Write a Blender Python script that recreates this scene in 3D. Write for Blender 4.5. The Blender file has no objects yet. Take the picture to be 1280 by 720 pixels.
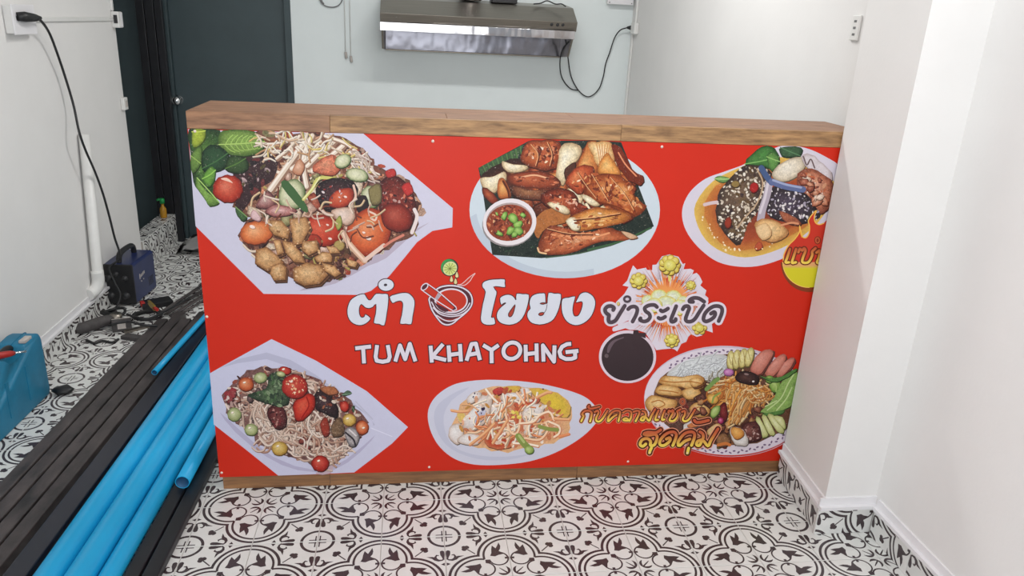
import bpy, bmesh, math, random
import numpy as np
from mathutils import Vector, Matrix
from mathutils.geometry import tessellate_polygon

scene = bpy.context.scene
COL = scene.collection
PI = math.pi

# ------------------------------------------------------------------ camera
F_PX = 947.35                                   # focal length in pixels of the 1280x720 frame
CAM_POS = Vector((0.4861, -2.2576, 1.5810))
CAM_EUL = (math.radians(70.7186), math.radians(-2.7068), math.radians(-7.2369))
cam_data = bpy.data.cameras.new('camera')
cam_data.sensor_width = 36.0
cam_data.lens = F_PX * 36.0 / 1280.0
cam_data.clip_start = 0.02
cam = bpy.data.objects.new('camera', cam_data)
cam.location = CAM_POS
cam.rotation_euler = CAM_EUL
COL.objects.link(cam)
scene.camera = cam
from mathutils import Euler
CAM_M = Euler(CAM_EUL, 'XYZ').to_matrix()

# ------------------------------------------------------------------ world, light, exposure
scene.view_settings.view_transform = 'Standard'
scene.view_settings.look = 'None'
scene.view_settings.gamma = 1.0
scene.view_settings.use_curve_mapping = False
scene.view_settings.exposure = 0.2
try:
    scene.cycles.use_denoising = True
    scene.cycles.max_bounces = 8
    scene.cycles.diffuse_bounces = 5
except Exception:
    pass
world = bpy.data.worlds.new('street_daylight')
scene.world = world
world.use_nodes = True
wb = world.node_tree.nodes['Background']
wb.inputs['Color'].default_value = (0.86, 0.93, 1.0, 1)
wb.inputs['Strength'].default_value = 0.45

def area_light(name, loc, rot, sx, sy, power, color):
    d = bpy.data.lights.new(name, 'AREA')
    d.shape = 'RECTANGLE'; d.size = sx; d.size_y = sy
    d.energy = power; d.color = color
    o = bpy.data.objects.new(name, d)
    o.location = loc; o.rotation_euler = rot
    COL.objects.link(o)
    return o
# daylight entering by the open shop front behind the camera
area_light('shopfront_daylight', (0.40, -2.75, 1.5), (math.radians(88), 0, math.radians(-8)), 1.9, 2.3, 38, (0.97, 0.985, 1.0))
# ceiling lamp over the kitchen half of the room
area_light('ceiling_tube_light', (0.95, 1.25, 2.82), (0, 0, 0), 1.2, 0.12, 30, (1.0, 0.995, 0.98))
area_light('added_fill_light_front', (1.25, -0.9, 2.82), (0, 0, 0), 1.2, 0.12, 13, (0.98, 0.995, 1.0))  # unseen fill light, added to brighten the floor and walls before the counter

# ------------------------------------------------------------------ pixel helpers (photograph pixel -> point on a known plane)
def ray(u, v):
    return CAM_M @ Vector(((u - 640.0) / F_PX, -(v - 360.0) / F_PX, -1.0))
def at(u, v, ax, val):
    d = ray(u, v)
    k = (val - CAM_POS[ax]) / d[ax]
    return CAM_POS + d * k

# ------------------------------------------------------------------ materials
def lin(c):
    c = c / 255.0
    return c / 12.92 if c <= 0.04045 else ((c + 0.055) / 1.055) ** 2.4
def rgb(r, g, b, a=1.0):
    return (lin(r), lin(g), lin(b), a)

def mat(name, color, rough=0.5, metal=0.0, noise=0.0, nscale=20.0, stretch=(1, 1, 1), bump=0.0, bscale=200.0, spec=0.5, trans=0.0, bdist=0.002, bstretch=None, rand=0.0, color2=None, coat=0.0):
    m = bpy.data.materials.new(name)
    m.use_nodes = True
    nt = m.node_tree
    b = nt.nodes['Principled BSDF']
    b.inputs['Base Color'].default_value = color
    b.inputs['Roughness'].default_value = rough
    b.inputs['Metallic'].default_value = metal
    b.inputs['Specular IOR Level'].default_value = spec
    b.inputs['Transmission Weight'].default_value = trans
    b.inputs['Coat Weight'].default_value = coat
    tc = nt.nodes.new('ShaderNodeTexCoord')
    mp = nt.nodes.new('ShaderNodeMapping')
    mp.inputs['Scale'].default_value = stretch
    nt.links.new(tc.outputs['Object'], mp.inputs['Vector'])
    vec = mp.outputs['Vector']
    if rand > 0:
        oi = nt.nodes.new('ShaderNodeObjectInfo')
        ad = nt.nodes.new('ShaderNodeVectorMath'); ad.operation = 'ADD'
        ml = nt.nodes.new('ShaderNodeMath'); ml.operation = 'MULTIPLY'; ml.inputs[1].default_value = 37.0
        nt.links.new(oi.outputs['Random'], ml.inputs[0])
        nt.links.new(vec, ad.inputs[0]); nt.links.new(ml.outputs[0], ad.inputs[1])
        vec = ad.outputs[0]
    if noise > 0 or color2 is not None:
        n = nt.nodes.new('ShaderNodeTexNoise')
        n.inputs['Scale'].default_value = nscale
        n.inputs['Detail'].default_value = 5.0
        n.inputs['Roughness'].default_value = 0.6
        nt.links.new(vec, n.inputs['Vector'])
        mx = nt.nodes.new('ShaderNodeMix'); mx.data_type = 'RGBA'
        rp = nt.nodes.new('ShaderNodeValToRGB')
        rp.color_ramp.elements[0].position = 0.32
        rp.color_ramp.elements[1].position = 0.68
        nt.links.new(n.outputs['Fac'], rp.inputs['Fac'])
        nt.links.new(rp.outputs['Color'], mx.inputs[0])
        c2 = color2 if color2 is not None else tuple(min(1, x * (1 + noise)) for x in color[:3]) + (1,)
        c1 = color if color2 is not None else tuple(x * (1 - noise) for x in color[:3]) + (1,)
        mx.inputs[6].default_value = c1; mx.inputs[7].default_value = c2
        nt.links.new(mx.outputs[2], b.inputs['Base Color'])
    if bump > 0:
        n2 = nt.nodes.new('ShaderNodeTexNoise')
        n2.inputs['Scale'].default_value = bscale
        n2.inputs['Detail'].default_value = 3.0
        nt.links.new(vec, n2.inputs['Vector'])
        bp = nt.nodes.new('ShaderNodeBump')
        bp.inputs['Strength'].default_value = bump
        bp.inputs['Distance'].default_value = bdist
        if bstretch:
            mb = nt.nodes.new('ShaderNodeMapping'); mb.inputs['Scale'].default_value = bstretch
            nt.links.new(tc.outputs['Object'], mb.inputs['Vector']); nt.links.new(mb.outputs['Vector'], n2.inputs['Vector'])
        nt.links.new(n2.outputs['Fac'], bp.inputs['Height'])
        nt.links.new(bp.outputs['Normal'], b.inputs['Normal'])
    return m

M = {}
M['wall'] = mat('wall_paint', rgb(226, 224, 222), 0.75, noise=0.02, nscale=3, bump=0.15, bscale=90)
M['wall_back'] = mat('back_wall_paint', rgb(226, 233, 233), 0.7, noise=0.02, nscale=3, bump=0.15, bscale=90)
M['ceiling'] = mat('ceiling_paint', rgb(228, 228, 226), 0.8, noise=0.015, nscale=4)
M['green_paint'] = mat('green_paint', rgb(58, 72, 76), 0.5, noise=0.06, nscale=6)
M['grout'] = mat('grout', rgb(176, 170, 164), 0.9, noise=0.12, nscale=30)
M['tile'] = mat('tile_glaze', rgb(222, 222, 219), 0.34, noise=0.05, nscale=9, rand=1.0, coat=0.15)
M['ink'] = mat('tile_ink', rgb(66, 55, 58), 0.25, noise=0.14, nscale=25, rand=1.0)
M['trim_white'] = mat('trim_white', rgb(228, 226, 228), 0.4, noise=0.02, nscale=12)
M['wood'] = mat('oak_laminate', rgb(114, 82, 54), 0.5, nscale=6, stretch=(1.6, 12, 12), rand=1.0, color2=rgb(184, 142, 96), bump=0.15, bscale=60)
M['wood_red'] = mat('oak_laminate_reddish', rgb(108, 74, 52), 0.5, nscale=6, stretch=(1.6, 12, 12), rand=1.0, color2=rgb(164, 120, 88), bump=0.15, bscale=60)
M['wood_dark'] = mat('oak_laminate_base', rgb(112, 78, 52), 0.5, nscale=7, stretch=(1.2, 14, 14), rand=1.0, color2=rgb(156, 112, 72), bump=0.15, bscale=60)
M['white_board'] = mat('white_board', rgb(222, 220, 218), 0.5, noise=0.03, nscale=10)
M['sign_red'] = mat('sign_red_print', rgb(198, 40, 20), 0.42, noise=0.03, nscale=3, spec=0.25)
M['steel'] = mat('brushed_steel', rgb(146, 139, 130), 0.36, metal=1.0, noise=0.10, nscale=9, stretch=(0.4, 30, 30), bump=0.05, bscale=30)
M['steel_bright'] = mat('polished_steel', rgb(190, 188, 190), 0.10, metal=1.0, noise=0.05, nscale=4, bump=1.0, bscale=3.2, bdist=0.012, bstretch=(1, 1, 0.5))
M['steel_dull'] = mat('dull_steel', rgb(132, 132, 140), 0.2, metal=1.0, noise=0.10, nscale=5, bump=1.0, bscale=3, bdist=0.02, bstretch=(1, 1, 0.8))
M['chrome'] = mat('chrome', rgb(220, 222, 224), 0.08, metal=1.0, noise=0.02, nscale=20)
M['black_plastic'] = mat('black_plastic', rgb(28, 28, 30), 0.45, noise=0.15, nscale=40)
M['cable'] = mat('cable_rubber', rgb(30, 30, 32), 0.5, noise=0.1, nscale=60)
M['cable_grey'] = mat('cable_grey', rgb(112, 112, 112), 0.5, noise=0.1, nscale=60)
M['white_plastic'] = mat('white_plastic', rgb(224, 223, 220), 0.35, noise=0.02, nscale=30)
M['outlet_dark'] = mat('outlet_slot', rgb(40, 40, 42), 0.5, noise=0.1, nscale=40)
M['rust_black'] = mat('dusty_black_steel', rgb(30, 27, 28), 0.5, nscale=13, stretch=(1, 0.45, 1), color2=rgb(80, 72, 71), bump=0.3, bscale=120, rand=1.0)
M['black_steel'] = mat('black_steel', rgb(22, 23, 28), 0.38, noise=0.25, nscale=12, rand=1.0)
M['navy'] = mat('navy_black_tube', rgb(22, 25, 38), 0.32, noise=0.2, nscale=6, stretch=(1, 0.3, 1))
M['blue_pvc'] = mat('blue_pvc', rgb(26, 164, 216), 0.33, noise=0.07, nscale=6, stretch=(1, 0.4, 1), rand=1.0)
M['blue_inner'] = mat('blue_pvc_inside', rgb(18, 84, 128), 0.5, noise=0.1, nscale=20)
M['teal_case'] = mat('teal_plastic', rgb(24, 116, 150), 0.5, noise=0.12, nscale=12, bump=0.2, bscale=120)
M['navy_box'] = mat('welder_blue', rgb(28, 40, 84), 0.35, noise=0.14, nscale=14)
M['red_plastic'] = mat('red_plastic', rgb(170, 40, 34), 0.4, noise=0.1, nscale=30)
M['brass'] = mat('brass', rgb(190, 160, 84), 0.35, metal=0.8, noise=0.1, nscale=40)
M['card'] = mat('card_pale', rgb(190, 182, 176), 0.7, noise=0.1, nscale=40)
M['dirt_grey'] = mat('dusty_grey', rgb(70, 66, 66), 0.7, noise=0.3, nscale=30)
M['amber'] = mat('amber_liquid', rgb(178, 128, 30), 0.15, noise=0.1, nscale=20)
M['green_cap'] = mat('green_cap', rgb(26, 140, 70), 0.4, noise=0.1, nscale=20)
M['lamp'] = mat('lamp_housing', rgb(230, 230, 228), 0.5, noise=0.02, nscale=20)
M['screw'] = mat('screw_head', rgb(226, 208, 196), 0.3, metal=0.4, noise=0.05, nscale=60)

# ------------------------------------------------------------------ object helpers
def link(name, me, parent=None, m=None):
    o = bpy.data.objects.new(name, me)
    COL.objects.link(o)
    if parent is not None:
        o.parent = parent
    if m is not None and me is not None:
        for x in (m if isinstance(m, (list, tuple)) else [m]):
            me.materials.append(M[x] if isinstance(x, str) else x)
    return o
def obj(name, bm, m, parent=None, smooth=False):
    me = bpy.data.meshes.new(name)
    bmesh.ops.recalc_face_normals(bm, faces=bm.faces)
    if smooth:
        for f in bm.faces: f.smooth = True
    bm.to_mesh(me); bm.free()
    return link(name, me, parent, m)
def tag(o, label, cat, group=None):
    o['label'] = label; o['category'] = cat
    if group: o['group'] = group
    return o
def thing(name, label, cat, loc=(0, 0, 0), rotz=0.0, group=None):
    o = bpy.data.objects.new(name, None)
    o.empty_display_size = 0.05
    o.location = loc; o.rotation_euler = (0, 0, rotz)
    COL.objects.link(o)
    return tag(o, label, cat, group)
def struct(o, label=None, cat=None):
    o['kind'] = 'structure'
    if label: o['label'] = label
    if cat: o['category'] = cat
    return o
def add_box(bm, lo, hi, bev=0.0, mi=0, seg=2):
    vs = [bm.verts.new((x, y, z)) for x in (lo[0], hi[0]) for y in (lo[1], hi[1]) for z in (lo[2], hi[2])]
    fs = []
    for q in ((0, 1, 3, 2), (4, 6, 7, 5), (0, 4, 5, 1), (2, 3, 7, 6), (0, 2, 6, 4), (1, 5, 7, 3)):
        f = bm.faces.new([vs[i] for i in q]); f.material_index = mi; fs.append(f)
    if bev > 0:
        es = list({e for f in fs for e in f.edges})
        bmesh.ops.bevel(bm, geom=es, offset=bev, segments=seg, affect='EDGES', profile=0.5, material=-1)
    return vs
def bx(lo, hi, bev=0.0, seg=2):
    bm = bmesh.new(); add_box(bm, lo, hi, bev, 0, seg); return bm
def add_prism(bm, pts, a, b, axis='x', bev=0.0, mi=0):
    """pts = closed 2D outline; axis x: (y,z) outline, axis y: (x,z), axis z: (x,y); extruded a..b"""
    def P(p, t):
        return {'x': (t, p[0], p[1]), 'y': (p[0], t, p[1]), 'z': (p[0], p[1], t)}[axis]
    A = [bm.verts.new(P(p, a)) for p in pts]; B = [bm.verts.new(P(p, b)) for p in pts]
    fs = [bm.faces.new(A), bm.faces.new(B[::-1])]
    n = len(pts)
    for i in range(n):
        fs.append(bm.faces.new((A[i], A[(i + 1) % n], B[(i + 1) % n], B[i])))
    for f in fs: f.material_index = mi
    if bev > 0:
        es = list({e for f in fs for e in f.edges})
        bmesh.ops.bevel(bm, geom=es, offset=bev, segments=2, affect='EDGES', profile=0.5, material=-1)
def prism(*a, **k):
    bm = bmesh.new(); add_prism(bm, *a, **k); return bm
def catmull(pts, n=8, closed=False):
    pts = [Vector(p) for p in pts]
    out = []
    N = len(pts)
    rng = N if closed else N - 1
    for i in range(rng):
        if closed:
            p0, p1, p2, p3 = pts[(i - 1) % N], pts[i], pts[(i + 1) % N], pts[(i + 2) % N]
        else:
            p1, p2 = pts[i], pts[i + 1]
            p0 = pts[i - 1] if i > 0 else p1 * 2 - p2
            p3 = pts[i + 2] if i + 2 < N else p2 * 2 - p1
        for k in range(n):
            t = k / n
            out.append(0.5 * ((2 * p1) + (p2 - p0) * t + (2 * p0 - 5 * p1 + 4 * p2 - p3) * t * t + (3 * p1 - p0 - 3 * p2 + p3) * t ** 3))
    if not closed: out.append(pts[-1])
    return out
def add_tube(bm, path, r, seg=10, caps=True, mi=0, inner=None):
    path = [Vector(p) for p in path]
    n = len(path)
    up = Vector((0, 0, 1))
    d0 = (path[1] - path[0]).normalized()
    if abs(d0.dot(up)) > 0.95: up = Vector((0, 1, 0))
    side = d0.cross(up).normalized()
    rings = []
    for i, p in enumerate(path):
        d = (path[min(i + 1, n - 1)] - path[max(i - 1, 0)]).normalized()
        side = (side - d * side.dot(d)).normalized()
        nn = side.cross(d)
        rr = r[i] if isinstance(r, (list, tuple)) else r
        rings.append([bm.verts.new(p + (side * math.cos(2 * PI * k / seg) + nn * math.sin(2 * PI * k / seg)) * rr) for k in range(seg)])
    for a, b in zip(rings[:-1], rings[1:]):
        for k in range(seg):
            f = bm.faces.new((a[k], a[(k + 1) % seg], b[(k + 1) % seg], b[k])); f.material_index = mi; f.smooth = True
    if caps:
        bm.faces.new(rings[0][::-1]).material_index = mi; bm.faces.new(rings[-1]).material_index = mi
    return rings
def tube(path, r, seg=10, caps=True):
    bm = bmesh.new(); add_tube(bm, path, r, seg, caps); return bm
def add_lathe(bm, prof, seg=20, mi=0, origin=(0, 0, 0)):
    o = Vector(origin); rings = []
    for r, z in prof:
        if r < 1e-6:
            rings.append([bm.verts.new(o + Vector((0, 0, z)))])
        else:
            rings.append([bm.verts.new(o + Vector((r * math.cos(2 * PI * k / seg), r * math.sin(2 * PI * k / seg), z))) for k in range(seg)])
    for a, b in zip(rings[:-1], rings[1:]):
        for k in range(seg):
            q = [a[k % len(a)], a[(k + 1) % len(a)], b[(k + 1) % len(b)], b[k % len(b)]]
            u = []
            for v in q:
                if v not in u: u.append(v)
            if len(u) >= 3:
                f = bm.faces.new(u); f.material_index = mi; f.smooth = True
def lathe(prof, seg=20):
    bm = bmesh.new(); add_lathe(bm, prof, seg); return bm

# ================================================================== THE SETTING
X_LEFT, X_RIGHT, Y_BACK, Y_FRONT, Z_CEIL = -1.165, 2.045, 3.28, -3.2, 2.9
Y_LEND = 2.52                                    # where the left wall stops

# ---- printed tile: motif drawn in the unit square, medallion corner at (0,0), ringed cross corner at (1,1)
def arc(cx, cy, r, a0, a1, n=10):
    return [(cx + r * math.cos(math.radians(a0 + (a1 - a0) * k / n)), cy + r * math.sin(math.radians(a0 + (a1 - a0) * k / n))) for k in range(n + 1)]
def ribbon(pts, w):
    """quads along a 2D line; w = width or list of widths"""
    n = len(pts); L = []; Rr = []
    for i in range(n):
        a = pts[max(i - 1, 0)]; b = pts[min(i + 1, n - 1)]
        dx, dy = b[0] - a[0], b[1] - a[1]; d = math.hypot(dx, dy) or 1e-9
        ww = (w[i] if isinstance(w, (list, tuple)) else w) / 2
        L.append((pts[i][0] - dy / d * ww, pts[i][1] + dx / d * ww)); Rr.append((pts[i][0] + dy / d * ww, pts[i][1] - dx / d * ww))
    return [[L[i], L[i + 1], Rr[i + 1], Rr[i]] for i in range(n - 1)]
def disc(cx, cy, rx, ry=None, rot=0, n=10):
    ry = ry or rx; c, s = math.cos(rot), math.sin(rot)
    return [[(cx + rx * math.cos(2 * PI * k / n) * c - ry * math.sin(2 * PI * k / n) * s, cy + rx * math.cos(2 * PI * k / n) * s + ry * math.sin(2 * PI * k / n) * c) for k in range(n)]]
def leaf2(p, q, w, bend=0.0, n=6):
    """pointed leaf from p to q, as a ribbon of varying width"""
    pts = []; ws = []
    nx, ny = -(q[1] - p[1]), q[0] - p[0]
    for k in range(n + 1):
        t = k / n; b = 4 * t * (1 - t) * bend
        pts.append((p[0] + (q[0] - p[0]) * t + nx * b, p[1] + (q[1] - p[1]) * t + ny * b))
        ws.append(w * math.sin(PI * min(1, t * 0.85 + 0.15)) ** 0.8 if t < 1 else 0.001)
    return ribbon(pts, ws)
def motif():
    half = []
    # lobe of the quatrefoil (double line) along the u axis, cut at the diagonal
    def cut(d, r):
        c = (d + math.sqrt(2 * r * r - d * d)) / 2
        return math.degrees(math.atan2(c, c - d))
    for r, w in ((0.486, 0.044), (0.403, 0.036)):
        half += ribbon(arc(0.47, 0, r, 0, cut(0.47, r) + (2.5 if r > 0.45 else 0), 18), w)
    # ring loops, knob, tulip
    half += ribbon(arc(0.40, 0.172, 0.148, 105, 350, 18), 0.026)
    half += [[(0.388, 0.0), (0.432, 0.0), (0.432, 0.075), (0.388, 0.075)]]
    B = (0.545, 0.205)
    rim = [(0.47, 0.30), (0.452, 0.225), (0.485, 0.165), (0.505, 0.08), (0.55, 0.115), (0.578, 0.155), (0.63, 0.125), (0.70, 0.115), (0.785, 0.135), (0.71, 0.165), (0.645, 0.195), (0.715, 0.25), (0.63, 0.268), (0.54, 0.275)]
    half += [[B, rim[k], rim[(k + 1) % len(rim)]] for k in range(len(rim))]
    # small arrow leaf near the medallion heart
    half += leaf2((0.06, 0.06), (0.215, 0.085), 0.045, -0.2)
    half += ribbon([(0.055, 0.055), (0.13, 0.13), (0.185, 0.185)], [0.03, 0.022, 0.012])
    # square at the diagonal
    half += [[(0.305, 0.305), (0.385, 0.305), (0.385, 0.385), (0.305, 0.385)]]
    # ringed cross
    half += ribbon(arc(1, 1, 0.25, 180, 225, 10), 0.046)
    half += [[(0.865, 0.957), (0.985, 0.957), (0.985, 0.977), (0.865, 0.977)]]
    # club leaf on the diagonal
    half += disc(0.70, 0.648, 0.042, 0.034, 0.6) + disc(0.70, 0.70, 0.036)
    half += ribbon([(0.53, 0.53), (0.68, 0.68)], 0.02)
    # scroll beside the tile edge
    half += ribbon([(0.972, 0.43), (0.966, 0.49), (0.957, 0.55), (0.953, 0.61)], [0.02, 0.04, 0.07, 0.07]) + disc(0.953, 0.61, 0.036)
    half += ribbon([(0.985, 0.45), (0.945, 0.42), (0.895, 0.415), (0.845, 0.445), (0.80, 0.485), (0.71, 0.505)], [0.02, 0.03, 0.045, 0.062, 0.045, 0.003])
    half += ribbon([(0.86, 0.44), (0.845, 0.50), (0.868, 0.54), (0.90, 0.53)], [0.04, 0.034, 0.03, 0.02])
    # little wedge on the edge
    half += [[(0.985, 0.29), (0.985, 0.36), (0.925, 0.325)]]
    out = []
    for p in half:
        out.append(p); out.append([(y, x) for x, y in p][::-1])
    return out
MOTIF = motif()
def clip_poly(p, ax, val, keep_less):
    out = []
    for i in range(len(p)):
        a, b = p[i], p[(i + 1) % len(p)]
        ia = (a[ax] <= val) == keep_less; ib = (b[ax] <= val) == keep_less
        if ia: out.append(a)
        if ia != ib:
            t = (val - a[ax]) / (b[ax] - a[ax])
            out.append((a[0] + (b[0] - a[0]) * t, a[1] + (b[1] - a[1]) * t))
    return out
T = 0.2
GAP = 0.0009
def tile_mesh(name, u0=0.0, u1=1.0, v0=0.0, v1=1.0, thick=0.008, gap=GAP):
    """tile body with its top at z=0 and the motif 0.1 mm above it; local origin at the medallion corner"""
    bm = bmesh.new()
    g = gap
    lo = (u0 * T + g, v0 * T + g); hi = (u1 * T - g, v1 * T - g)
    A = [bm.verts.new((x, y, -thick)) for x, y in ((lo[0], lo[1]), (hi[0], lo[1]), (hi[0], hi[1]), (lo[0], hi[1]))]
    B = [bm.verts.new((x, y, -0.0006)) for x, y in ((lo[0], lo[1]), (hi[0], lo[1]), (hi[0], hi[1]), (lo[0], hi[1]))]
    e = 0.0008
    Cc = [bm.verts.new((x, y, 0)) for x, y in ((lo[0] + e, lo[1] + e), (hi[0] - e, lo[1] + e), (hi[0] - e, hi[1] - e), (lo[0] + e, hi[1] - e))]
    for P, Q in ((A, B), (B, Cc)):
        for i in range(4): bm.faces.new((P[i], P[(i + 1) % 4], Q[(i + 1) % 4], Q[i]))
    bm.faces.new(Cc)
    k = 0
    for p in MOTIF:
        q = [(x * T, y * T) for x, y in p]
        for ax, val, less in ((0, lo[0] + e, False), (0, hi[0] - e, True), (1, lo[1] + e, False), (1, hi[1] - e, True)):
            if len(q) >= 3: q = clip_poly(q, ax, val, less)
        if len(q) < 3: continue
        area = sum(q[i][0] * q[(i + 1) % len(q)][1] - q[(i + 1) % len(q)][0] * q[i][1] for i in range(len(q)))
        if abs(area) < 1e-9: continue
        if area < 0: q = q[::-1]
        k += 1
        try:
            f = bm.faces.new([bm.verts.new((x, y, 0.00008 + 0.0000004 * (k % 50))) for x, y in q]); f.material_index = 1
        except ValueError:
            pass
    me = bpy.data.meshes.new(name)
    bm.to_mesh(me); bm.free()
    me.materials.append(M['tile']); me.materials.append(M['ink'])
    return me

# ---- floor
floor = struct(obj('floor', bx((-2.0, Y_FRONT, -0.10), (2.2, 3.42, -0.003)), 'grout'), 'floor of black and white patterned tiles', 'floor')
TILE = tile_mesh('floor_tile')
tiles = []
for i in range(-9, 11):
    for j in range(-16, 17):
        x0, x1, y0, y1 = i * T, (i + 1) * T, j * T, (j + 1) * T
        if x0 >= X_RIGHT or y1 <= Y_FRONT or y0 > Y_BACK: continue
        if x1 <= X_LEFT and y1 < 2.6: continue
        tiles.append((i, j))
def tile_rank(ij):
    cx, cy = (ij[0] + 0.5) * T, (ij[1] + 0.5) * T
    d = Vector((cx, cy, 0)) - CAM_POS
    c = CAM_M.transposed() @ d
    u = c.x / max(1e-6, -c.z) * F_PX; v = -c.y / max(1e-6, -c.z) * F_PX
    inside = c.z < 0 and abs(u) < 760 and abs(v) < 480
    hidden = cx > -0.15 and cy > 0.15
    return (0 if inside and not hidden else 1 if not hidden else 2, d.length)
tiles.sort(key=tile_rank)
def tile_matrix(i, j):
    a = i if i % 2 == 0 else i + 1
    b = j if j % 2 == 0 else j + 1
    sx, sy = (1 if a == i else -1), (1 if b == j else -1)
    rot = {(1, 1): 0, (-1, 1): 90, (-1, -1): 180, (1, -1): 270}[(sx, sy)]
    return a * T, b * T, math.radians(rot)
rnd = random.Random(5)
for i, j in tiles[:290]:
    o = bpy.data.objects.new('floor_tile', TILE)
    COL.objects.link(o); o.parent = floor
    x, y, r = tile_matrix(i, j)
    o.location = (x, y, rnd.uniform(-0.0003, 0.0002)); o.rotation_euler = (0, 0, r)
bm = bmesh.new()
for i, j in tiles[290:]:
    x, y, r = tile_matrix(i, j)
    n0 = len(bm.verts)
    bm.from_mesh(TILE); bm.verts.ensure_lookup_table()
    bmesh.ops.transform(bm, matrix=Matrix.Translation((x, y, 0)) @ Matrix.Rotation(r, 4, 'Z'), verts=bm.verts[n0:])
me = bpy.data.meshes.new('floor_tiles_hidden'); bm.to_mesh(me); bm.free()
o = link('floor_tile_field', me, floor, ['tile', 'ink']); o['kind'] = 'stuff'

# ---- walls and ceiling
struct(obj('wall_left', bx((-1.30, Y_FRONT, -0.003), (X_LEFT, Y_LEND, Z_CEIL)), 'wall'), 'white painted left wall', 'wall')
struct(obj('wall_right', bx((X_RIGHT, Y_FRONT, -0.003), (2.2, 3.42, Z_CEIL)), 'wall'), 'white painted right wall', 'wall')
DX0, DX1, DZ = -1.10, -0.305, 2.02               # green door opening
bm = bmesh.new()
add_box(bm, (DX1, Y_BACK, -0.003), (X_RIGHT, 3.42, Z_CEIL))
add_box(bm, (-2.0, Y_BACK, DZ), (DX1, 3.42, Z_CEIL))
wall_back = struct(obj('wall_back', bm, 'wall_back'), 'pale grey back wall', 'wall')
obj('painted_panel', bx((-2.0, Y_BACK, -0.003), (DX0 - 0.05, 3.42, DZ)), 'green_paint', wall_back)['label'] = 'dark green painted wall strip beside the door'
struct(obj('wall_alcove', bx((-2.1, 2.38, -0.003), (-1.72, 3.42, Z_CEIL)), 'wall'), 'wall of the dark alcove beyond the left wall', 'wall')
struct(obj('wall_return', bx((-1.72, 2.38, -0.003), (-1.30, Y_LEND, Z_CEIL)), 'wall'), 'short return wall beside the alcove', 'wall')
struct(obj('ceiling', bx((-2.1, Y_FRONT, Z_CEIL), (2.2, 3.42, Z_CEIL + 0.1)), 'ceiling'), 'white ceiling', 'ceiling')
PIL = [(1.862, -0.262), (X_RIGHT, -0.262), (X_RIGHT, 0.085), (1.888, 0.085)]
struct(obj('wall_pillar', prism(PIL, -0.003, Z_CEIL, 'z'), 'wall'), 'white square pillar standing out from the right wall', 'pillar')

# ---- skirting of cut tiles with a white cap
CUTS = [tile_mesh('skirting_tile', 0, 1, 0.33, 0.83), tile_mesh('skirting_tile_b', 0, 1, 0.45, 0.95)]
END_CUTS = {}
def skirting(name, a, b, nrm, label):
    """a, b = floor points on the wall line, nrm = unit 2D normal into the room"""
    a = Vector(a); b = Vector(b); d = (b - a); Ln = d.length; d.normalize(); n = Vector(nrm)
    th = 0.010
    bm = bmesh.new()
    def slab(z0, z1, o0, o1):
        p = [a + n * o0, b + n * o0, b + n * o1, a + n * o1]
        add_prism(bm, [(q.x, q.y) for q in p], z0, z1, 'z')
    slab(0.0, 0.100, 0.0, th - 0.0085)
    root = obj(name, bm, 'grout'); struct(root, label, 'skirting')
    bm = bmesh.new(); slab(0.100, 0.112, 0.0, th + 0.010); slab(0.112, 0.140, 0.0, 0.007)
    obj('cap_strip', bm, 'trim_white', root)
    k = 0; s = 0.0
    while s < Ln - 0.004:
        w = min(T, Ln - s)
        me = CUTS[k % 1]
        if w < T - 1e-4:
            key = round(w, 3)
            if key not in END_CUTS: END_CUTS[key] = tile_mesh('skirting_tile_cut', 0, w / T, 0.33, 0.83)
            me = END_CUTS[key]
        o = bpy.data.objects.new('skirting_tile', me); COL.objects.link(o); o.parent = root
        # local u -> along wall, local v -> downwards, local z -> normal
        X = Vector((d.x, d.y, 0)); Z = Vector((n.x, n.y, 0)); Y = Z.cross(X)
        mtx = Matrix.Identity(3)
        if Y.z > 0:                      # keep v pointing down
            X = -X; Y = Z.cross(X); base = a + d * (s + w)
        else:
            base = a + d * s
        R3 = Matrix((X, Y, Z)).transposed()
        org = Vector((base.x, base.y, 0)) + Z * th
        org = org - Y * 0.33 * T + Vector((0, 0, 0.1))
        o.matrix_world = Matrix.Translation(org) @ R3.to_4x4()
        s += T; k += 1
    return root
skirting('baseboard_left', (X_LEFT, -3.0), (X_LEFT, Y_LEND), (1, 0), 'tiled skirting with white cap along the left wall')
skirting('baseboard_right', (X_RIGHT, -0.2835), (X_RIGHT, -3.0), (-1, 0), 'tiled skirting with white cap along the right wall')
nl = Vector((-0.347, 0.026)).normalized()
skirting('baseboard_pillar_side', (1.862, -0.262), (1.887, 0.080), (nl.x, nl.y), 'tiled skirting on the side face of the pillar')
skirting('baseboard_pillar_front', (1.842, -0.262), (X_RIGHT, -0.262), (0, -1), 'tiled skirting on the front face of the pillar')

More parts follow.
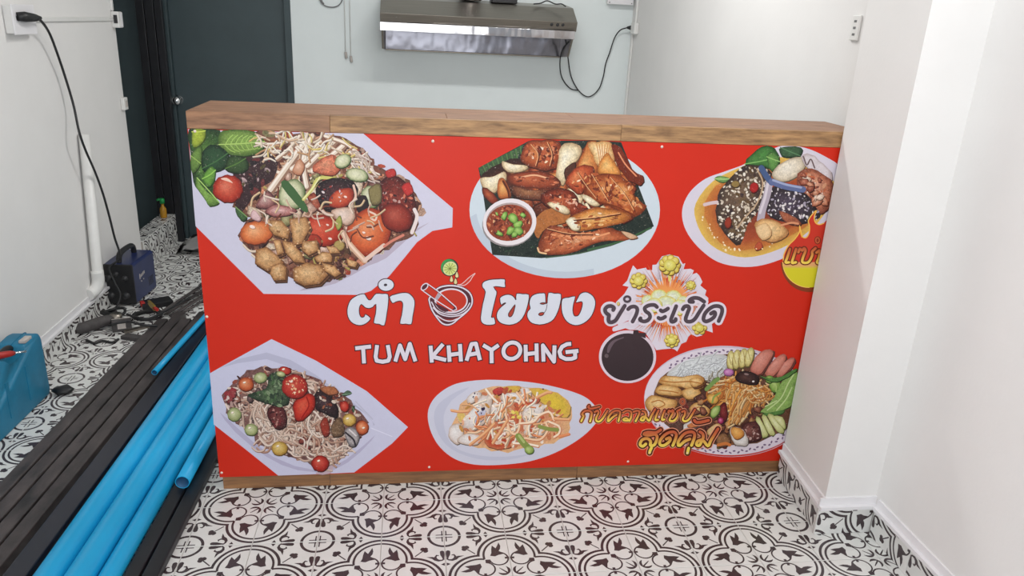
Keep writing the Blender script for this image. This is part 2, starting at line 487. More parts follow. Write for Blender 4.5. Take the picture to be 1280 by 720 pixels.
# ---- tiled kerb across the alcove
kerb = struct(obj('trim_kerb', bx((-1.252, Y_LEND, -0.003), (-1.156, Y_BACK, 0.190)), 'grout'), 'low tiled kerb between the left wall and the door', 'kerb')
KT = tile_mesh('kerb_tile', 0, 1, 0, 0.98); KC = tile_mesh('kerb_top_tile', 0, 1, 0.03, 0.55)
for s in range(4):
    w = min(T, Y_BACK - Y_LEND - s * T)
    fm = KT if w > T - 1e-4 else tile_mesh('kerb_tile_cut', 0, w / T, 0, 0.98)
    tm = KC if w > T - 1e-4 else tile_mesh('kerb_top_cut', 0, w / T, 0.03, 0.55)
    o = link('kerb_tile', fm, kerb); o.matrix_world = Matrix.Translation((-1.147, Y_LEND + s * T, 0)) @ Matrix(((0, 0, 1), (1, 0, 0), (0, 1, 0))).to_4x4()
    o = link('kerb_top_tile', tm, kerb); o.matrix_world = Matrix.Translation((-1.141, Y_LEND + s * T, 0.199)) @ Matrix.Rotation(PI / 2, 4, 'Z')

# ---- green door with frame and knob
door = bpy.data.objects.new('door_1', None); COL.objects.link(door); door.location = (0, 0, 0)
struct(door, 'dark green door with round chrome knob in the back wall', 'door')
obj('door_leaf', bx((DX0 + 0.005, Y_BACK + 0.03, 0.005), (DX1 - 0.045, Y_BACK + 0.07, DZ - 0.045), 0.003), 'green_paint', door)
bm = bmesh.new()
add_box(bm, (DX0 - 0.05, Y_BACK - 0.004, -0.003), (DX0 + 0.004, Y_BACK + 0.1, DZ), 0.003)
add_box(bm, (DX1 - 0.045, Y_BACK - 0.004, -0.003), (DX1, Y_BACK + 0.1, DZ), 0.003)
add_box(bm, (DX0 - 0.05, Y_BACK - 0.004, DZ - 0.045), (DX1, Y_BACK + 0.1, DZ), 0.003)
obj('door_frame', bm, 'green_paint', door)
kp = at(223, 125, 1, Y_BACK + 0.03)
bm = bmesh.new()
add_lathe(bm, [(0.0, 0), (0.034, 0), (0.034, 0.006), (0.013, 0.012), (0.013, 0.03), (0.024, 0.036), (0.03, 0.05), (0.026, 0.064), (0.0, 0.07)], 20)
bmesh.ops.rotate(bm, verts=bm.verts, matrix=Matrix.Rotation(PI / 2, 3, 'X'))
bmesh.ops.translate(bm, verts=bm.verts, vec=kp)
obj('door_knob', bm, 'chrome', door)
bm = bx((kp.x - 0.066, Y_BACK + 0.02, kp.z + 0.0), (kp.x - 0.058, Y_BACK + 0.031, kp.z + 0.03), 0.002)
obj('strike_plate', bm, 'chrome', door)

# ================================================================== COUNTER WITH PRINTED SIGN
YB, YS = 0.1125, 0.0975                          # front of the counter body, front of the sign sheet
ZS0, ZS1, ZL = 0.0533, 1.2441, 1.2951            # sign bottom, sign top, ledge top
XC0, XC1 = -0.161, 1.990
counter = thing('service_counter', 'tall counter with wooden ledge and red printed food sign across its front', 'counter', (0.9, 0.25, 0))
def cpart(name, bm, m, parent=counter):
    bmesh.ops.translate(bm, verts=bm.verts, vec=(-0.9, -0.25, 0))
    return obj(name, bm, m, parent)
body = cpart('body', bx((-0.150, YB, 0.0), (XC1 - 0.012, 0.375, ZS1 - 0.002), 0.002), 'white_board')
for a, b in ((-0.1535, 0.209), (0.210, 1.1025), (1.1035, XC1 - 0.012)):
    cpart('base_board', bx((a, YB - 0.006, 0.0), (b, YB + 0.0005, 0.075), 0.001), 'wood_dark')
for a, b in ((XC0, 0.2485), (0.2492, 1.1476), (1.1483, XC1)):
    cpart('ledge_fascia', bx((a, YS - 0.001, ZS1), (b, YS + 0.018, ZL - 0.0005), 0.0012), 'wood_red' if a < 0 else 'wood')
for a, b in ((XC0, 0.6), (0.6007, XC1)):
    cpart('ledge_plank', bx((a, YS + 0.0185, ZS1), (b, 0.2435, ZL), 0.0012), 'wood_red')
for a, b in ((XC0, 1.02), (1.0207, XC1)):
    cpart('ledge_plank', bx((a, 0.2442, ZS1), (b, 0.3903, ZL), 0.0012), 'wood_red')
sign = cpart('sign_panel', bx((XC0, YS, ZS0), (XC1 - 0.004, YB, ZS1 - 0.0008), 0.0006), 'sign_red')
sign['label'] = 'red sign sheet printed with six dishes and Thai lettering'
for u, v in ((243.5, 164), (541, 176.5), (827.5, 183.5), (277, 591), (536.5, 584), (785, 577), (258.5, 396)):
    p = at(u, v, 1, YS)
    bm = lathe([(0.0, 0.0028), (0.003, 0.0022), (0.0048, 0.0)], 12)
    bmesh.ops.rotate(bm, verts=bm.verts, matrix=Matrix.Rotation(PI / 2, 3, 'X'))
    bmesh.ops.translate(bm, verts=bm.verts, vec=p)
    cpart('screw', bm, 'screw')

# ---- print engine: flat coloured shapes laid on the sign, each a few microns above what it overlaps
PRINT_GAIN = 0.90
def print_material():
    m = bpy.data.materials.new('sign_print'); m.use_nodes = True
    nt = m.node_tree; b = nt.nodes['Principled BSDF']
    b.inputs['Roughness'].default_value = 0.42; b.inputs['Specular IOR Level'].default_value = 0.25
    at_ = nt.nodes.new('ShaderNodeAttribute'); at_.attribute_name = 'ink'
    tc = nt.nodes.new('ShaderNodeTexCoord')
    def noise(scale, lo, hi, a, b, rough=0.6):
        n = nt.nodes.new('ShaderNodeTexNoise'); n.inputs['Scale'].default_value = scale; n.inputs['Detail'].default_value = 3; n.inputs['Roughness'].default_value = rough
        n.inputs['Distortion'].default_value = 0.8
        nt.links.new(tc.outputs['Object'], n.inputs['Vector'])
        mr = nt.nodes.new('ShaderNodeMapRange')
        for k, v in zip((1, 2, 3, 4), (lo, hi, a, b)): mr.inputs[k].default_value = v
        nt.links.new(n.outputs['Fac'], mr.inputs[0]); return mr.outputs[0]
    def math_(op, a, b, c=None):
        m_ = nt.nodes.new('ShaderNodeMath'); m_.operation = op
        for k, v in enumerate((a, b, c)):
            if v is None: continue
            if isinstance(v, (int, float)): m_.inputs[k].default_value = v
            else: nt.links.new(v, m_.inputs[k])
        return m_.outputs[0]
    al = at_.outputs['Alpha']
    val = math_('ADD', noise(70, 0.3, 0.7, -0.55, 0.55), noise(230, 0.3, 0.7, -0.6, 0.6))
    val = math_('MULTIPLY_ADD', val, al, 1.0)
    dark = math_('MULTIPLY', noise(150, 0.40, 0.30, 0.0, 0.9), al)          # crevices between pieces of food
    val = math_('MULTIPLY', val, math_('SUBTRACT', 1.0, dark))
    mx = nt.nodes.new('ShaderNodeVectorMath'); mx.operation = 'SCALE'
    nt.links.new(at_.outputs['Color'], mx.inputs[0]); nt.links.new(val, mx.inputs[3])
    gl = math_('MULTIPLY', noise(185, 0.63, 0.72, 0.0, 0.75), al)           # printed glints of sauce and oil
    gm = nt.nodes.new('ShaderNodeMix'); gm.data_type = 'RGBA'; gm.clamp_factor = True
    gm.inputs[7].default_value = (0.80, 0.68, 0.58, 1)
    nt.links.new(gl, gm.inputs[0]); nt.links.new(mx.outputs[0], gm.inputs[6])
    nt.links.new(gm.outputs[2], b.inputs['Base Color'])
    return m
M['print'] = print_material()
class Print:
    boxes = np.zeros((0, 4)); lays = np.zeros(0, int)
    def __init__(s, name, label):
        s.name, s.label = name, label
        s.v, s.f, s.c = [], [], []
        s.o = (0, 0); s.k = 1.0; s.r = random.Random(name)
    def crop(s, ox, oy, k): s.o = (ox, oy); s.k = k; return s
    def px(s, p): return (s.o[0] + p[0] / s.k, s.o[1] + p[1] / s.k)
    def layer(s, pts):
        a = np.array(pts); bb = np.array([a[:, 0].min(), a[:, 1].min(), a[:, 0].max(), a[:, 1].max()])
        B = Print.boxes
        hit = (B[:, 0] < bb[2]) & (B[:, 2] > bb[0]) & (B[:, 1] < bb[3]) & (B[:, 3] > bb[1])
        L = (Print.lays[hit].max() + 1) if hit.any() else 0
        Print.boxes = np.vstack([B, bb]); Print.lays = np.append(Print.lays, L)
        return L
    def emit(s, pts, faces, cols, tex=0.0, rise=None):
        """pts in crop coordinates, cols one per point (sRGB 0-255)"""
        P = [s.px(p) for p in pts]
        L = s.layer(P); y = YS - 0.00003 - 0.000014 * L
        n0 = len(s.v)
        for i, (p, c) in enumerate(zip(P, cols)):
            q = at(p[0], p[1], 1, YS)
            s.v.append((q.x, y - (0.000009 * rise[i] if rise else 0.0), q.z))
            if tex > 0.05:
                g_ = 0.3 * c[0] + 0.6 * c[1] + 0.1 * c[2]; c = tuple(x * 0.86 + g_ * 0.14 for x in c[:3])
            s.c.append(tuple(min(0.92, lin(max(0, min(255, x))) * PRINT_GAIN) for x in c[:3]) + (min(0.75, tex * 1.9),))
        s.f += [tuple(n0 + i for i in f) for f in faces]
    def poly(s, pts, col, smooth=0, tex=0.0):
        if smooth: pts = [tuple(p) for p in catmull([(p[0], p[1], 0) for p in pts], smooth, True)]
        tri = tessellate_polygon([[Vector((p[0], p[1], 0)) for p in pts]])
        cols = [col(p[0], p[1]) if callable(col) else col for p in pts]
        s.emit(pts, tri, cols, tex)
    def blob(s, pts, mid, edge, hi=None, smooth=3, off=(-0.18, -0.2), tex=0.12, shade=True):
        """rounded shape shaded from edge through mid to a lighter spot"""
        if smooth: pts = [tuple(p)[:2] for p in catmull([(p[0], p[1], 0) for p in pts], smooth, True)]
        n = len(pts); cx = sum(p[0] for p in pts) / n; cy = sum(p[1] for p in pts) / n
        if tex > 0.09 and n > 9:
            jz = 0.022 * min(max(p[0] for p in pts) - min(p[0] for p in pts), max(p[1] for p in pts) - min(p[1] for p in pts))
            pts = [(p[0] + s.r.uniform(-jz, jz), p[1] + s.r.uniform(-jz, jz)) for p in pts]
        def folds():
            sg = 0
            for i in range(n):
                a, b = pts[i], pts[(i + 1) % n]
                for qx, qy in ((cx, cy), (cx + off[0] * w * 0.5, cy + off[1] * h * 0.5)):
                    cr = (a[0] - qx) * (b[1] - qy) - (b[0] - qx) * (a[1] - qy)
                    if abs(cr) < 1e-6: continue
                    if sg == 0: sg = 1 if cr > 0 else -1
                    elif (cr > 0) != (sg > 0): return True
            return False
        w = max(p[0] for p in pts) - min(p[0] for p in pts); h = max(p[1] for p in pts) - min(p[1] for p in pts)
        hi = hi or mid
        if shade and tex >= 0.1 and w * h / s.k / s.k > 6 and max(w, h) / s.k < 62:
            sx, sy = min(min(w, h) * 0.06, 0.55 * s.k), min(min(w, h) * 0.10, 1.0 * s.k)
            s.poly([(cx + (p[0] - cx) * 1.02 + sx, cy + (p[1] - cy) * 1.02 + sy) for p in pts], tuple(e_ * 0.55 for e_ in edge), 0, 0.1)
        if folds():
            off = (off[0] * 0.3, off[1] * 0.3)
            if folds():
                return s.poly(pts, tuple(m_ * 0.75 + e_ * 0.25 for m_, e_ in zip(mid, edge)), 0, tex)
        V = []; Cc = []; Fc = []
        for t, c, o in ((1.0, edge, 0), (0.72, mid, 0.25), (0.38, tuple((a + b) / 2 for a, b in zip(mid, hi)), 0.7)):
            for p in pts:
                V.append((cx + (p[0] - cx) * t + off[0] * w * o * 0.5, cy + (p[1] - cy) * t + off[1] * h * o * 0.5)); Cc.append(c)
        V.append((cx + off[0] * w * 0.5, cy + off[1] * h * 0.5)); Cc.append(hi)
        for k in (0, 1):
            for i in range(n):
                j = (i + 1) % n
                Fc.append((k * n + i, k * n + j, (k + 1) * n + j, (k + 1) * n + i))
        for i in range(n): Fc.append((2 * n + i, 2 * n + (i + 1) % n, 3 * n))
        s.emit(V, Fc, Cc, tex)
    def facets(s, region, n, size, pals, tex=0.28, squash=0.65, shade=True):
        """irregular shaded chunks scattered over a region, each with a dark gap below it"""
        xs = [p[0] for p in region]; ys = [p[1] for p in region]; k = 0; tries = 0
        while k < n and tries < n * 20:
            tries += 1
            x, y = s.r.uniform(min(xs), max(xs)), s.r.uniform(min(ys), max(ys))
            if not inside(region, x, y): continue
            k += 1
            m = s.r.randint(5, 7); r = size * s.r.uniform(0.6, 1.3); a0 = s.r.uniform(0, PI); c, q = math.cos(a0), math.sin(a0); pts = []
            for i in range(m):
                a = 2 * PI * i / m + s.r.uniform(-0.25, 0.25); rr_ = r * s.r.uniform(0.75, 1.15)
                px_, py_ = rr_ * math.cos(a), rr_ * squash * math.sin(a); pts.append((x + px_ * c - py_ * q, y + px_ * q + py_ * c))
            s.blob(pts, *s.r.choice(pals), smooth=1, tex=tex, shade=shade)
    def oval(s, cx, cy, rx, ry, rot, mid, edge, hi=None, n=14, jit=0.0, **k):
        c, q = math.cos(math.radians(rot)), math.sin(math.radians(rot)); pts = []
        for i in range(n):
            a = 2 * PI * i / n; j = 1 + s.r.uniform(-jit, jit)
            x, y = rx * j * math.cos(a), ry * j * math.sin(a)
            pts.append((cx + x * c - y * q, cy + x * q + y * c))
        s.blob(pts, mid, edge, hi, smooth=2 if n < 20 else 0, **k)
    def flat_oval(s, cx, cy, rx, ry, rot, col, n=28, tex=0.0):
        c, q = math.cos(math.radians(rot)), math.sin(math.radians(rot))
        s.poly([(cx + rx * math.cos(2 * PI * i / n) * c - ry * math.sin(2 * PI * i / n) * q, cy + rx * math.cos(2 * PI * i / n) * q + ry * math.sin(2 * PI * i / n) * c) for i in range(n)], col, tex=tex)
    def stroke(s, pts, w, col, smooth=4, closed=False, cap=True, tex=0.0):
        pts = [(p[0], p[1], 0) for p in pts]
        if smooth: pts = catmull(pts, smooth, closed)
        pts = [(p[0], p[1]) for p in pts]
        if closed: pts = pts + [pts[0]]
        n = len(pts); V = []; Fc = []
        for i in range(n):
            if closed: a = pts[i - 1 if i else n - 2]; b = pts[i + 1 if i < n - 1 else 1]
            else: a = pts[max(i - 1, 0)]; b = pts[min(i + 1, n - 1)]
            dx, dy = b[0] - a[0], b[1] - a[1]; d = math.hypot(dx, dy) or 1e-9
            ww = (w(i / (n - 1)) if callable(w) else w) / 2
            V.append((pts[i][0] - dy / d * ww, pts[i][1] + dx / d * ww)); V.append((pts[i][0] + dy / d * ww, pts[i][1] - dx / d * ww))
        for i in range(n - 1): Fc.append((2 * i, 2 * i + 1, 2 * i + 3, 2 * i + 2))
        if cap and not closed:
            for e, nb in ((0, 1), (n - 1, n - 2)):
                dx, dy = pts[e][0] - pts[nb][0], pts[e][1] - pts[nb][1]; d = math.hypot(dx, dy) or 1e-9
                ww = (w(e / (n - 1)) if callable(w) else w) / 2
                a0 = math.atan2(dy, dx); k0 = len(V); m = 6
                for k in range(m + 1):
                    a = a0 - PI / 2 + PI * k / m
                    V.append((pts[e][0] + ww * math.cos(a), pts[e][1] + ww * math.sin(a)))
                Fc.append(tuple(range(k0, k0 + m + 1)))
        cols = [col(p[0], p[1]) if callable(col) else col for p in V]
        rise = [min(1.0, (i // 2) / (n - 1)) if i < 2 * n else (0.0 if i < 2 * n + 7 else 1.0) for i in range(len(V))]
        s.emit(V, Fc, cols, tex, rise)
    def sharp(s, pts, w, col):                       # straight pieces with square ends, mitred by overlap
        for a, b in zip(pts[:-1], pts[1:]): s.stroke([a, b], w, col, smooth=0, cap=False)
        for p in pts[1:-1]: s.flat_oval(p[0], p[1], w / 2, w / 2, 0, col, 10)
    def specks(s, region, n, size, cols, squash=0.6, tex=0.1, ang=None):
        xs = [p[0] for p in region]; ys = [p[1] for p in region]; k = 0; tries = 0
        while k < n and tries < n * 20:
            tries += 1
            x, y = s.r.uniform(min(xs), max(xs)), s.r.uniform(min(ys), max(ys))
            if not inside(region, x, y): continue
            k += 1
            r = size * s.r.uniform(0.5, 1.3); a = ang if ang is not None else s.r.uniform(0, 180)
            s.flat_oval(x, y, r, r * squash * s.r.uniform(0.7, 1.2), a + s.r.uniform(-15, 15), s.r.choice(cols), 7, tex)
    def strands(s, region, n, length, w, cols, ang=None, spread=40, curl=0.3):
        xs = [p[0] for p in region]; ys = [p[1] for p in region]; k = 0; tries = 0
        while k < n and tries < n * 20:
            tries += 1
            x, y = s.r.uniform(min(xs), max(xs)), s.r.uniform(min(ys), max(ys))
            if not inside(region, x, y): continue
            k += 1
            a = math.radians((ang if ang is not None else s.r.uniform(0, 180)) + s.r.uniform(-spread, spread)); l = length * s.r.uniform(0.5, 1.2)
            cx, cy = math.cos(a), math.sin(a); b = s.r.uniform(-curl, curl) * l
            c = s.r.choice(cols); d = tuple(v * 0.72 for v in c)
            pts = [(x - cx * l / 2, y - cy * l / 2), (x - cy * b, y + cx * b), (x + cx * l / 2, y + cy * l / 2)]
            ww = w * s.r.uniform(0.7, 1.2)
            s.stroke([(p[0] + w * 0.25, p[1] + w * 0.3) for p in pts], ww, d, smooth=4, cap=False)
            s.stroke(pts, ww * 0.75, c, smooth=4, cap=False)
    def leaf(s, pts, col, dark, vein):
        col = tuple(c * 0.86 for c in col); dark = tuple(c * 0.8 for c in dark)
        s.blob(pts, col, dark, tuple(min(255, c * 1.15) for c in col), tex=0.2)
        s.stroke([pts[0], ((pts[0][0] + pts[len(pts) // 2][0]) / 2 + 3, (pts[0][1] + pts[len(pts) // 2][1]) / 2 + 2), pts[len(pts) // 2]], 4, vein)
    def build(s):
        me = bpy.data.meshes.new(s.name)
        me.from_pydata([(x - 0.9, y - 0.25, z) for x, y, z in s.v], [], s.f)
        a = me.color_attributes.new('ink', 'FLOAT_COLOR', 'POINT')
        a.data.foreach_set('color', np.array(s.c, 'f').ravel())
        # face the room
        o = link(s.name, me, sign, 'print')
        bm = bmesh.new(); bm.from_mesh(me)
        for f in bm.faces:
            if f.normal.y > 0: f.normal_flip()
        bm.to_mesh(me); bm.free()
        o['label'] = s.label
        return o
def inside(poly, x, y):
    r = False; n = len(poly)
    for i in range(n):
        x1, y1 = poly[i]; x2, y2 = poly[(i + 1) % n]
        if (y1 > y) != (y2 > y) and x < (x2 - x1) * (y - y1) / (y2 - y1) + x1: r = not r
    return r
def ovalpts(cx, cy, rx, ry, n=40, rot=0.0):
    c, q = math.cos(math.radians(rot)), math.sin(math.radians(rot))
    return [(cx + rx * math.cos(2 * PI * i / n) * c - ry * math.sin(2 * PI * i / n) * q, cy + rx * math.cos(2 * PI * i / n) * q + ry * math.sin(2 * PI * i / n) * c) for i in range(n)]
PLATE = (206, 204, 222)

# ---- dish 1: salad with crackers, tomatoes and herbs on a white tray
d = Print('printed_dish', 'printed picture of a salad with crackers and tomatoes on a white tray').crop(240, 150, 3.129)
tray = [(-15, 36), (150, 42), (350, 46), (500, 50), (670, 53), (1020, 345), (1018, 420), (940, 434), (880, 478), (830, 540), (770, 612), (700, 668), (655, 684), (280, 680), (14, 415), (4, 300), (-8, 130)]
d.poly(tray, lambda x, y: (206 - max(0, 500 - y) * 0.0, 202, 220), tex=0.015)
d.poly([(420, 668), (560, 640), (690, 570), (760, 540), (870, 440), (930, 400), (790, 470), (640, 560), (520, 620)], (184, 172, 188), 2)
mound = [(200, 60), (330, 44), (520, 52), (640, 90), (720, 170), (790, 200), (860, 270), (890, 360), (860, 440), (760, 500), (660, 560), (590, 610), (470, 640), (370, 620), (260, 560), (190, 450), (230, 380), (170, 340), (180, 230), (160, 120)]
d.blob(mound, (146, 90, 66), (112, 66, 52), (180, 130, 100), smooth=3, tex=0.3)
d.specks(mound, 150, 22, [(90, 50, 44), (180, 140, 118), (210, 190, 170), (130, 70, 50), (70, 46, 48), (196, 120, 90), (160, 60, 40), (120, 110, 70)], 0.6, 0.3)
d.specks(mound, 150, 15, [(60, 36, 34), (222, 204, 186), (206, 170, 140), (110, 54, 40), (84, 60, 44), (214, 130, 90), (186, 66, 40), (150, 130, 70), (236, 224, 210)], 0.45, 0.3)
d.strands(mound, 90, 70, 9, [(226, 206, 186), (200, 150, 120), (214, 180, 150), (150, 90, 60), (180, 160, 90), (90, 50, 44)], None, 60, 0.35)
d.facets([(230, 200), (420, 180), (640, 200), (740, 260), (760, 460), (600, 560), (420, 560), (250, 480), (220, 380)], 60, 34, [((176, 130, 110), (110, 60, 50), (220, 190, 170)), ((150, 60, 40), (90, 30, 24), (200, 110, 80)), ((206, 180, 150), (150, 110, 90), (232, 216, 196)), ((90, 50, 46), (50, 28, 30), (140, 90, 80)), ((140, 130, 80), (90, 80, 50), (190, 180, 130))])
d.poly([(160, 130), (230, 110), (330, 140), (320, 230), (260, 270), (220, 330), (180, 370), (170, 300)], (60, 36, 40), 3, 0.3)
d.specks([(170, 150), (310, 150), (300, 260), (200, 340)], 26, 14, [(110, 44, 44), (40, 30, 34), (180, 150, 150), (84, 70, 40)], 0.5, 0.3)
# herbs
d.blob([(-14, 38), (30, 36), (110, 42), (120, 130), (90, 200), (100, 300), (70, 330), (40, 290), (6, 240), (-8, 130)], (52, 88, 40), (34, 58, 32), (96, 140, 50), tex=0.35)
d.leaf([(105, 96), (110, 50), (170, 36), (240, 46), (284, 84), (260, 130), (190, 142), (130, 128)], (128, 166, 66), (76, 118, 40), (176, 204, 110))
for k in range(7): d.stroke([(130 + k * 20, 98 - k * 2), (142 + k * 20, 76 - k * 2), (160 + k * 19, 58 + k)], 3, (168, 198, 104)); d.stroke([(130 + k * 20, 100 - k * 2), (150 + k * 18, 118 - k), (168 + k * 17, 126 - k * 3)], 3, (160, 190, 96))
d.leaf([(40, 190), (44, 120), (90, 96), (140, 130), (138, 180), (90, 204)], (44, 84, 50), (28, 56, 36), (70, 110, 64))
d.leaf([(0, 46), (24, 34), (52, 42), (44, 84), (6, 108)], (176, 196, 50), (120, 150, 34), (200, 214, 90))
d.leaf([(-4, 140), (36, 100), (34, 170), (2, 210)], (110, 150, 60), (70, 110, 40), (150, 180, 90))
d.leaf([(40, 230), (70, 182), (92, 196), (86, 240), (62, 262)], (108, 170, 56), (60, 120, 36), (150, 200, 90))
d.leaf([(20, 226), (40, 260), (70, 290), (106, 322), (70, 336), (44, 300), (14, 260)], (130, 176, 70), (84, 130, 44), (170, 204, 110))
d.leaf([(130, 190), (150, 140), (210, 150), (220, 190), (180, 210)], (60, 92, 46), (34, 60, 34), (90, 124, 60))
d.leaf([(170, 340), (186, 350), (216, 380), (200, 396), (176, 372)], (70, 110, 60), (40, 70, 40), (120, 150, 90))
TOM = ((196, 52, 30), (140, 26, 18), (236, 120, 90))
d.oval(140, 268, 58, 54, 0, *TOM)
d.poly([(112, 230), (136, 226), (160, 246), (140, 240)], (240, 200, 180), 3)
# pale shreds
for p, w in (([(445, 78), (400, 140), (350, 210), (306, 272)], 24), ([(470, 60), (440, 130), (436, 190), (448, 260)], 20), ([(500, 84), (450, 150), (390, 190)], 20), ([(560, 80), (500, 130), (450, 180)], 18), ([(590, 100), (530, 150), (470, 200)], 20), ([(330, 60), (380, 80), (420, 120)], 12), ([(420, 62), (380, 110), (330, 150)], 13), ([(610, 120), (660, 150), (716, 210)], 14), ([(520, 62), (600, 90), (650, 130)], 14), ([(250, 90), (320, 92), (390, 74)], 10)):
    d.stroke([(x + 5, y + 6) for x, y in p], w, (150, 112, 92)); d.stroke(p, w * 0.85, (226, 206, 186)); d.stroke([(x - w * 0.15, y) for x, y in p], w * 0.3, (244, 232, 220))
d.strands([(230, 60), (420, 50), (640, 90), (720, 200), (600, 180), (440, 140), (300, 180), (240, 130)], 70, 70, 7, [(228, 208, 186), (214, 180, 150), (240, 226, 210), (196, 150, 110), (222, 196, 120)], curl=0.35)
d.strands([(640, 110), (720, 180), (720, 240), (620, 230)], 24, 60, 6, [(220, 200, 190), (200, 176, 160)], 50)
d.blob([(508, 150), (560, 136), (580, 180), (560, 214), (500, 210), (470, 190)], (214, 110, 76), (170, 70, 44), (236, 150, 110), tex=0.3)
d.blob([(392, 200), (420, 150), (440, 180), (424, 216)], (206, 138, 100), (160, 90, 60), (230, 180, 150))
# cucumber rings
for cx, cy, rx, ry, ro in ((390, 292, 52, 62, 20), (645, 214, 44, 26, 12), (590, 160, 26, 34, 60), (700, 300, 40, 44, 0)):
    d.oval(cx, cy, rx, ry, ro, (196, 196, 150), (84, 108, 52), (226, 222, 190))
d.poly([(350, 258), (376, 240), (452, 340), (434, 356)], (64, 98, 56), 3)
d.stroke([(436, 310), (470, 270), (500, 226), (600, 236)], 12, (206, 200, 110)); d.stroke([(436, 308), (470, 268), (500, 224)], 5, (232, 228, 170))
# dark dressed pieces
d.blob([(484, 290), (500, 244), (580, 226), (640, 250), (636, 310), (590, 346), (520, 350)], (46, 26, 30), (30, 18, 22), (80, 40, 44), tex=0.3)
d.blob([(540, 300), (580, 268), (626, 270), (628, 316), (580, 344), (540, 336)], (196, 60, 30), (130, 30, 20), (226, 110, 70))
d.specks([(490, 260), (620, 250), (600, 330), (510, 330)], 18, 7, [(220, 200, 200), (150, 40, 36), (90, 60, 70)], 0.5)
d.blob([(730, 270), (770, 214), (830, 240), (880, 330), (868, 420), (800, 436), (740, 380)], (112, 30, 24), (62, 20, 22), (150, 50, 36), tex=0.35)
d.specks([(740, 260), (860, 300), (850, 410), (760, 380)], 40, 9, [(200, 150, 140), (160, 50, 40), (60, 20, 24), (214, 110, 80)], 0.5)
d.blob([(820, 260), (850, 244), (866, 280), (840, 296)], (206, 40, 36), (150, 20, 20)); d.blob([(756, 200), (790, 190), (796, 216), (766, 226)], (200, 44, 40), (150, 24, 24))
d.blob([(640, 310), (680, 296), (690, 350), (650, 360)], (44, 30, 32), (30, 20, 24)); d.blob([(690, 270), (736, 250), (738, 320), (704, 330)], (136, 120, 70), (90, 70, 44))
d.blob([(270, 300), (300, 276), (330, 320), (300, 346), (250, 340)], (150, 90, 86), (90, 44, 46), (206, 170, 160), tex=0.3); d.blob([(286, 356), (330, 330), (410, 350), (380, 372), (320, 378)], (180, 110, 104), (110, 50, 50), (222, 180, 176), tex=0.25)
# tomatoes
d.oval(252, 440, 64, 46, -8, (224, 112, 52), (180, 70, 30), (246, 176, 120))
d.oval(505, 432, 88, 62, 8, (196, 48, 24), (130, 24, 14), (226, 90, 60))
d.oval(692, 438, 84, 92, 20, (214, 84, 34), (150, 36, 18), (238, 140, 84))
d.oval(800, 380, 66, 54, 30, (150, 38, 24), (96, 20, 18), (190, 80, 60))
d.oval(470, 476, 40, 30, 0, (176, 50, 30), (110, 24, 18))
for x, y, r in ((690, 462, 12), (672, 440, 7), (540, 464, 8), (236, 418, 12), (600, 300, 7), (530, 410, 6)): d.oval(x, y, r, r * 0.6, 20, (250, 220, 206), (236, 170, 140))
# beige slices, sprouts and stalks
d.blob([(546, 352), (620, 340), (640, 372), (614, 410), (580, 400), (560, 380)], (218, 182, 160), (170, 124, 100), (236, 210, 196))
d.stroke([(590, 440), (620, 490), (676, 550)], 22, (212, 170, 140)); d.stroke([(588, 438), (618, 486), (672, 546)], 9, (236, 206, 184)); d.stroke([(676, 548), (750, 490)], 16, (228, 196, 180))
d.stroke([(690, 356), (720, 372), (716, 392), (700, 384)], 7, (232, 200, 180)); d.stroke([(500, 346), (524, 366), (550, 372)], 9, (222, 196, 180)); d.stroke([(632, 256), (640, 300), (616, 336)], 9, (230, 190, 170))
d.blob([(560, 400), (580, 372), (586, 410), (570, 430)], (164, 164, 70), (110, 120, 44)); d.blob([(240, 350), (270, 380), (260, 396), (230, 380)], (220, 180, 180), (170, 110, 110))
d.stroke([(870, 350), (880, 380), (860, 440)], 14, (232, 214, 210)); d.stroke([(826, 450), (780, 474), (752, 494)], 10, (214, 130, 110))
d.blob([(560, 500), (600, 480), (620, 520), (590, 546)], (90, 60, 40), (60, 36, 30), tex=0.3); d.specks([(540, 500), (660, 540), (600, 600), (540, 560)], 20, 12, [(120, 70, 50), (180, 130, 90), (80, 40, 36), (150, 110, 50)])
d.oval(576, 490, 22, 20, 0, (180, 150, 80), (130, 90, 44))
# crackers
CR = ((196, 140, 84), (136, 80, 40), (226, 180, 124))
for pts in ([(380, 386), (448, 376), (464, 420), (430, 484), (396, 492)], [(304, 392), (350, 392), (384, 432), (376, 466), (320, 450), (300, 424)], [(352, 470), (390, 478), (430, 520), (444, 560), (400, 556), (366, 520)], [(250, 508), (290, 496), (344, 536), (360, 560), (296, 592), (246, 560)], [(310, 572), (350, 556), (370, 576), (366, 626), (320, 628), (304, 600)], [(318, 466), (346, 470), (360, 520), (334, 530)], [(430, 474), (490, 470), (496, 510), (456, 530), (430, 510)], [(476, 540), (510, 514), (552, 520), (546, 556), (490, 556)], [(394, 580), (450, 556), (506, 566), (534, 604), (500, 640), (440, 648), (398, 626)], [(506, 556), (560, 570), (584, 600), (560, 614), (520, 590)], [(524, 492), (566, 496), (580, 520), (540, 522)], [(604, 540), (650, 556), (640, 576), (610, 570)]):
    d.blob([(x + 6, y + 8) for x, y in pts], (96, 56, 34), (110, 66, 44), smooth=1, tex=0.2); d.blob(pts, *CR, smooth=1, tex=0.26)
d.strands([(240, 280), (480, 300), (700, 330), (820, 430), (640, 520), (480, 420), (260, 400)], 34, 60, 6, [(230, 208, 190), (210, 170, 150), (120, 60, 44), (222, 190, 150)], None, 60, 0.4)
d.specks([(250, 400), (460, 390), (560, 560), (520, 620), (330, 610)], 60, 5, [(226, 180, 130), (150, 96, 54), (210, 160, 104)], 0.7)
d.build()

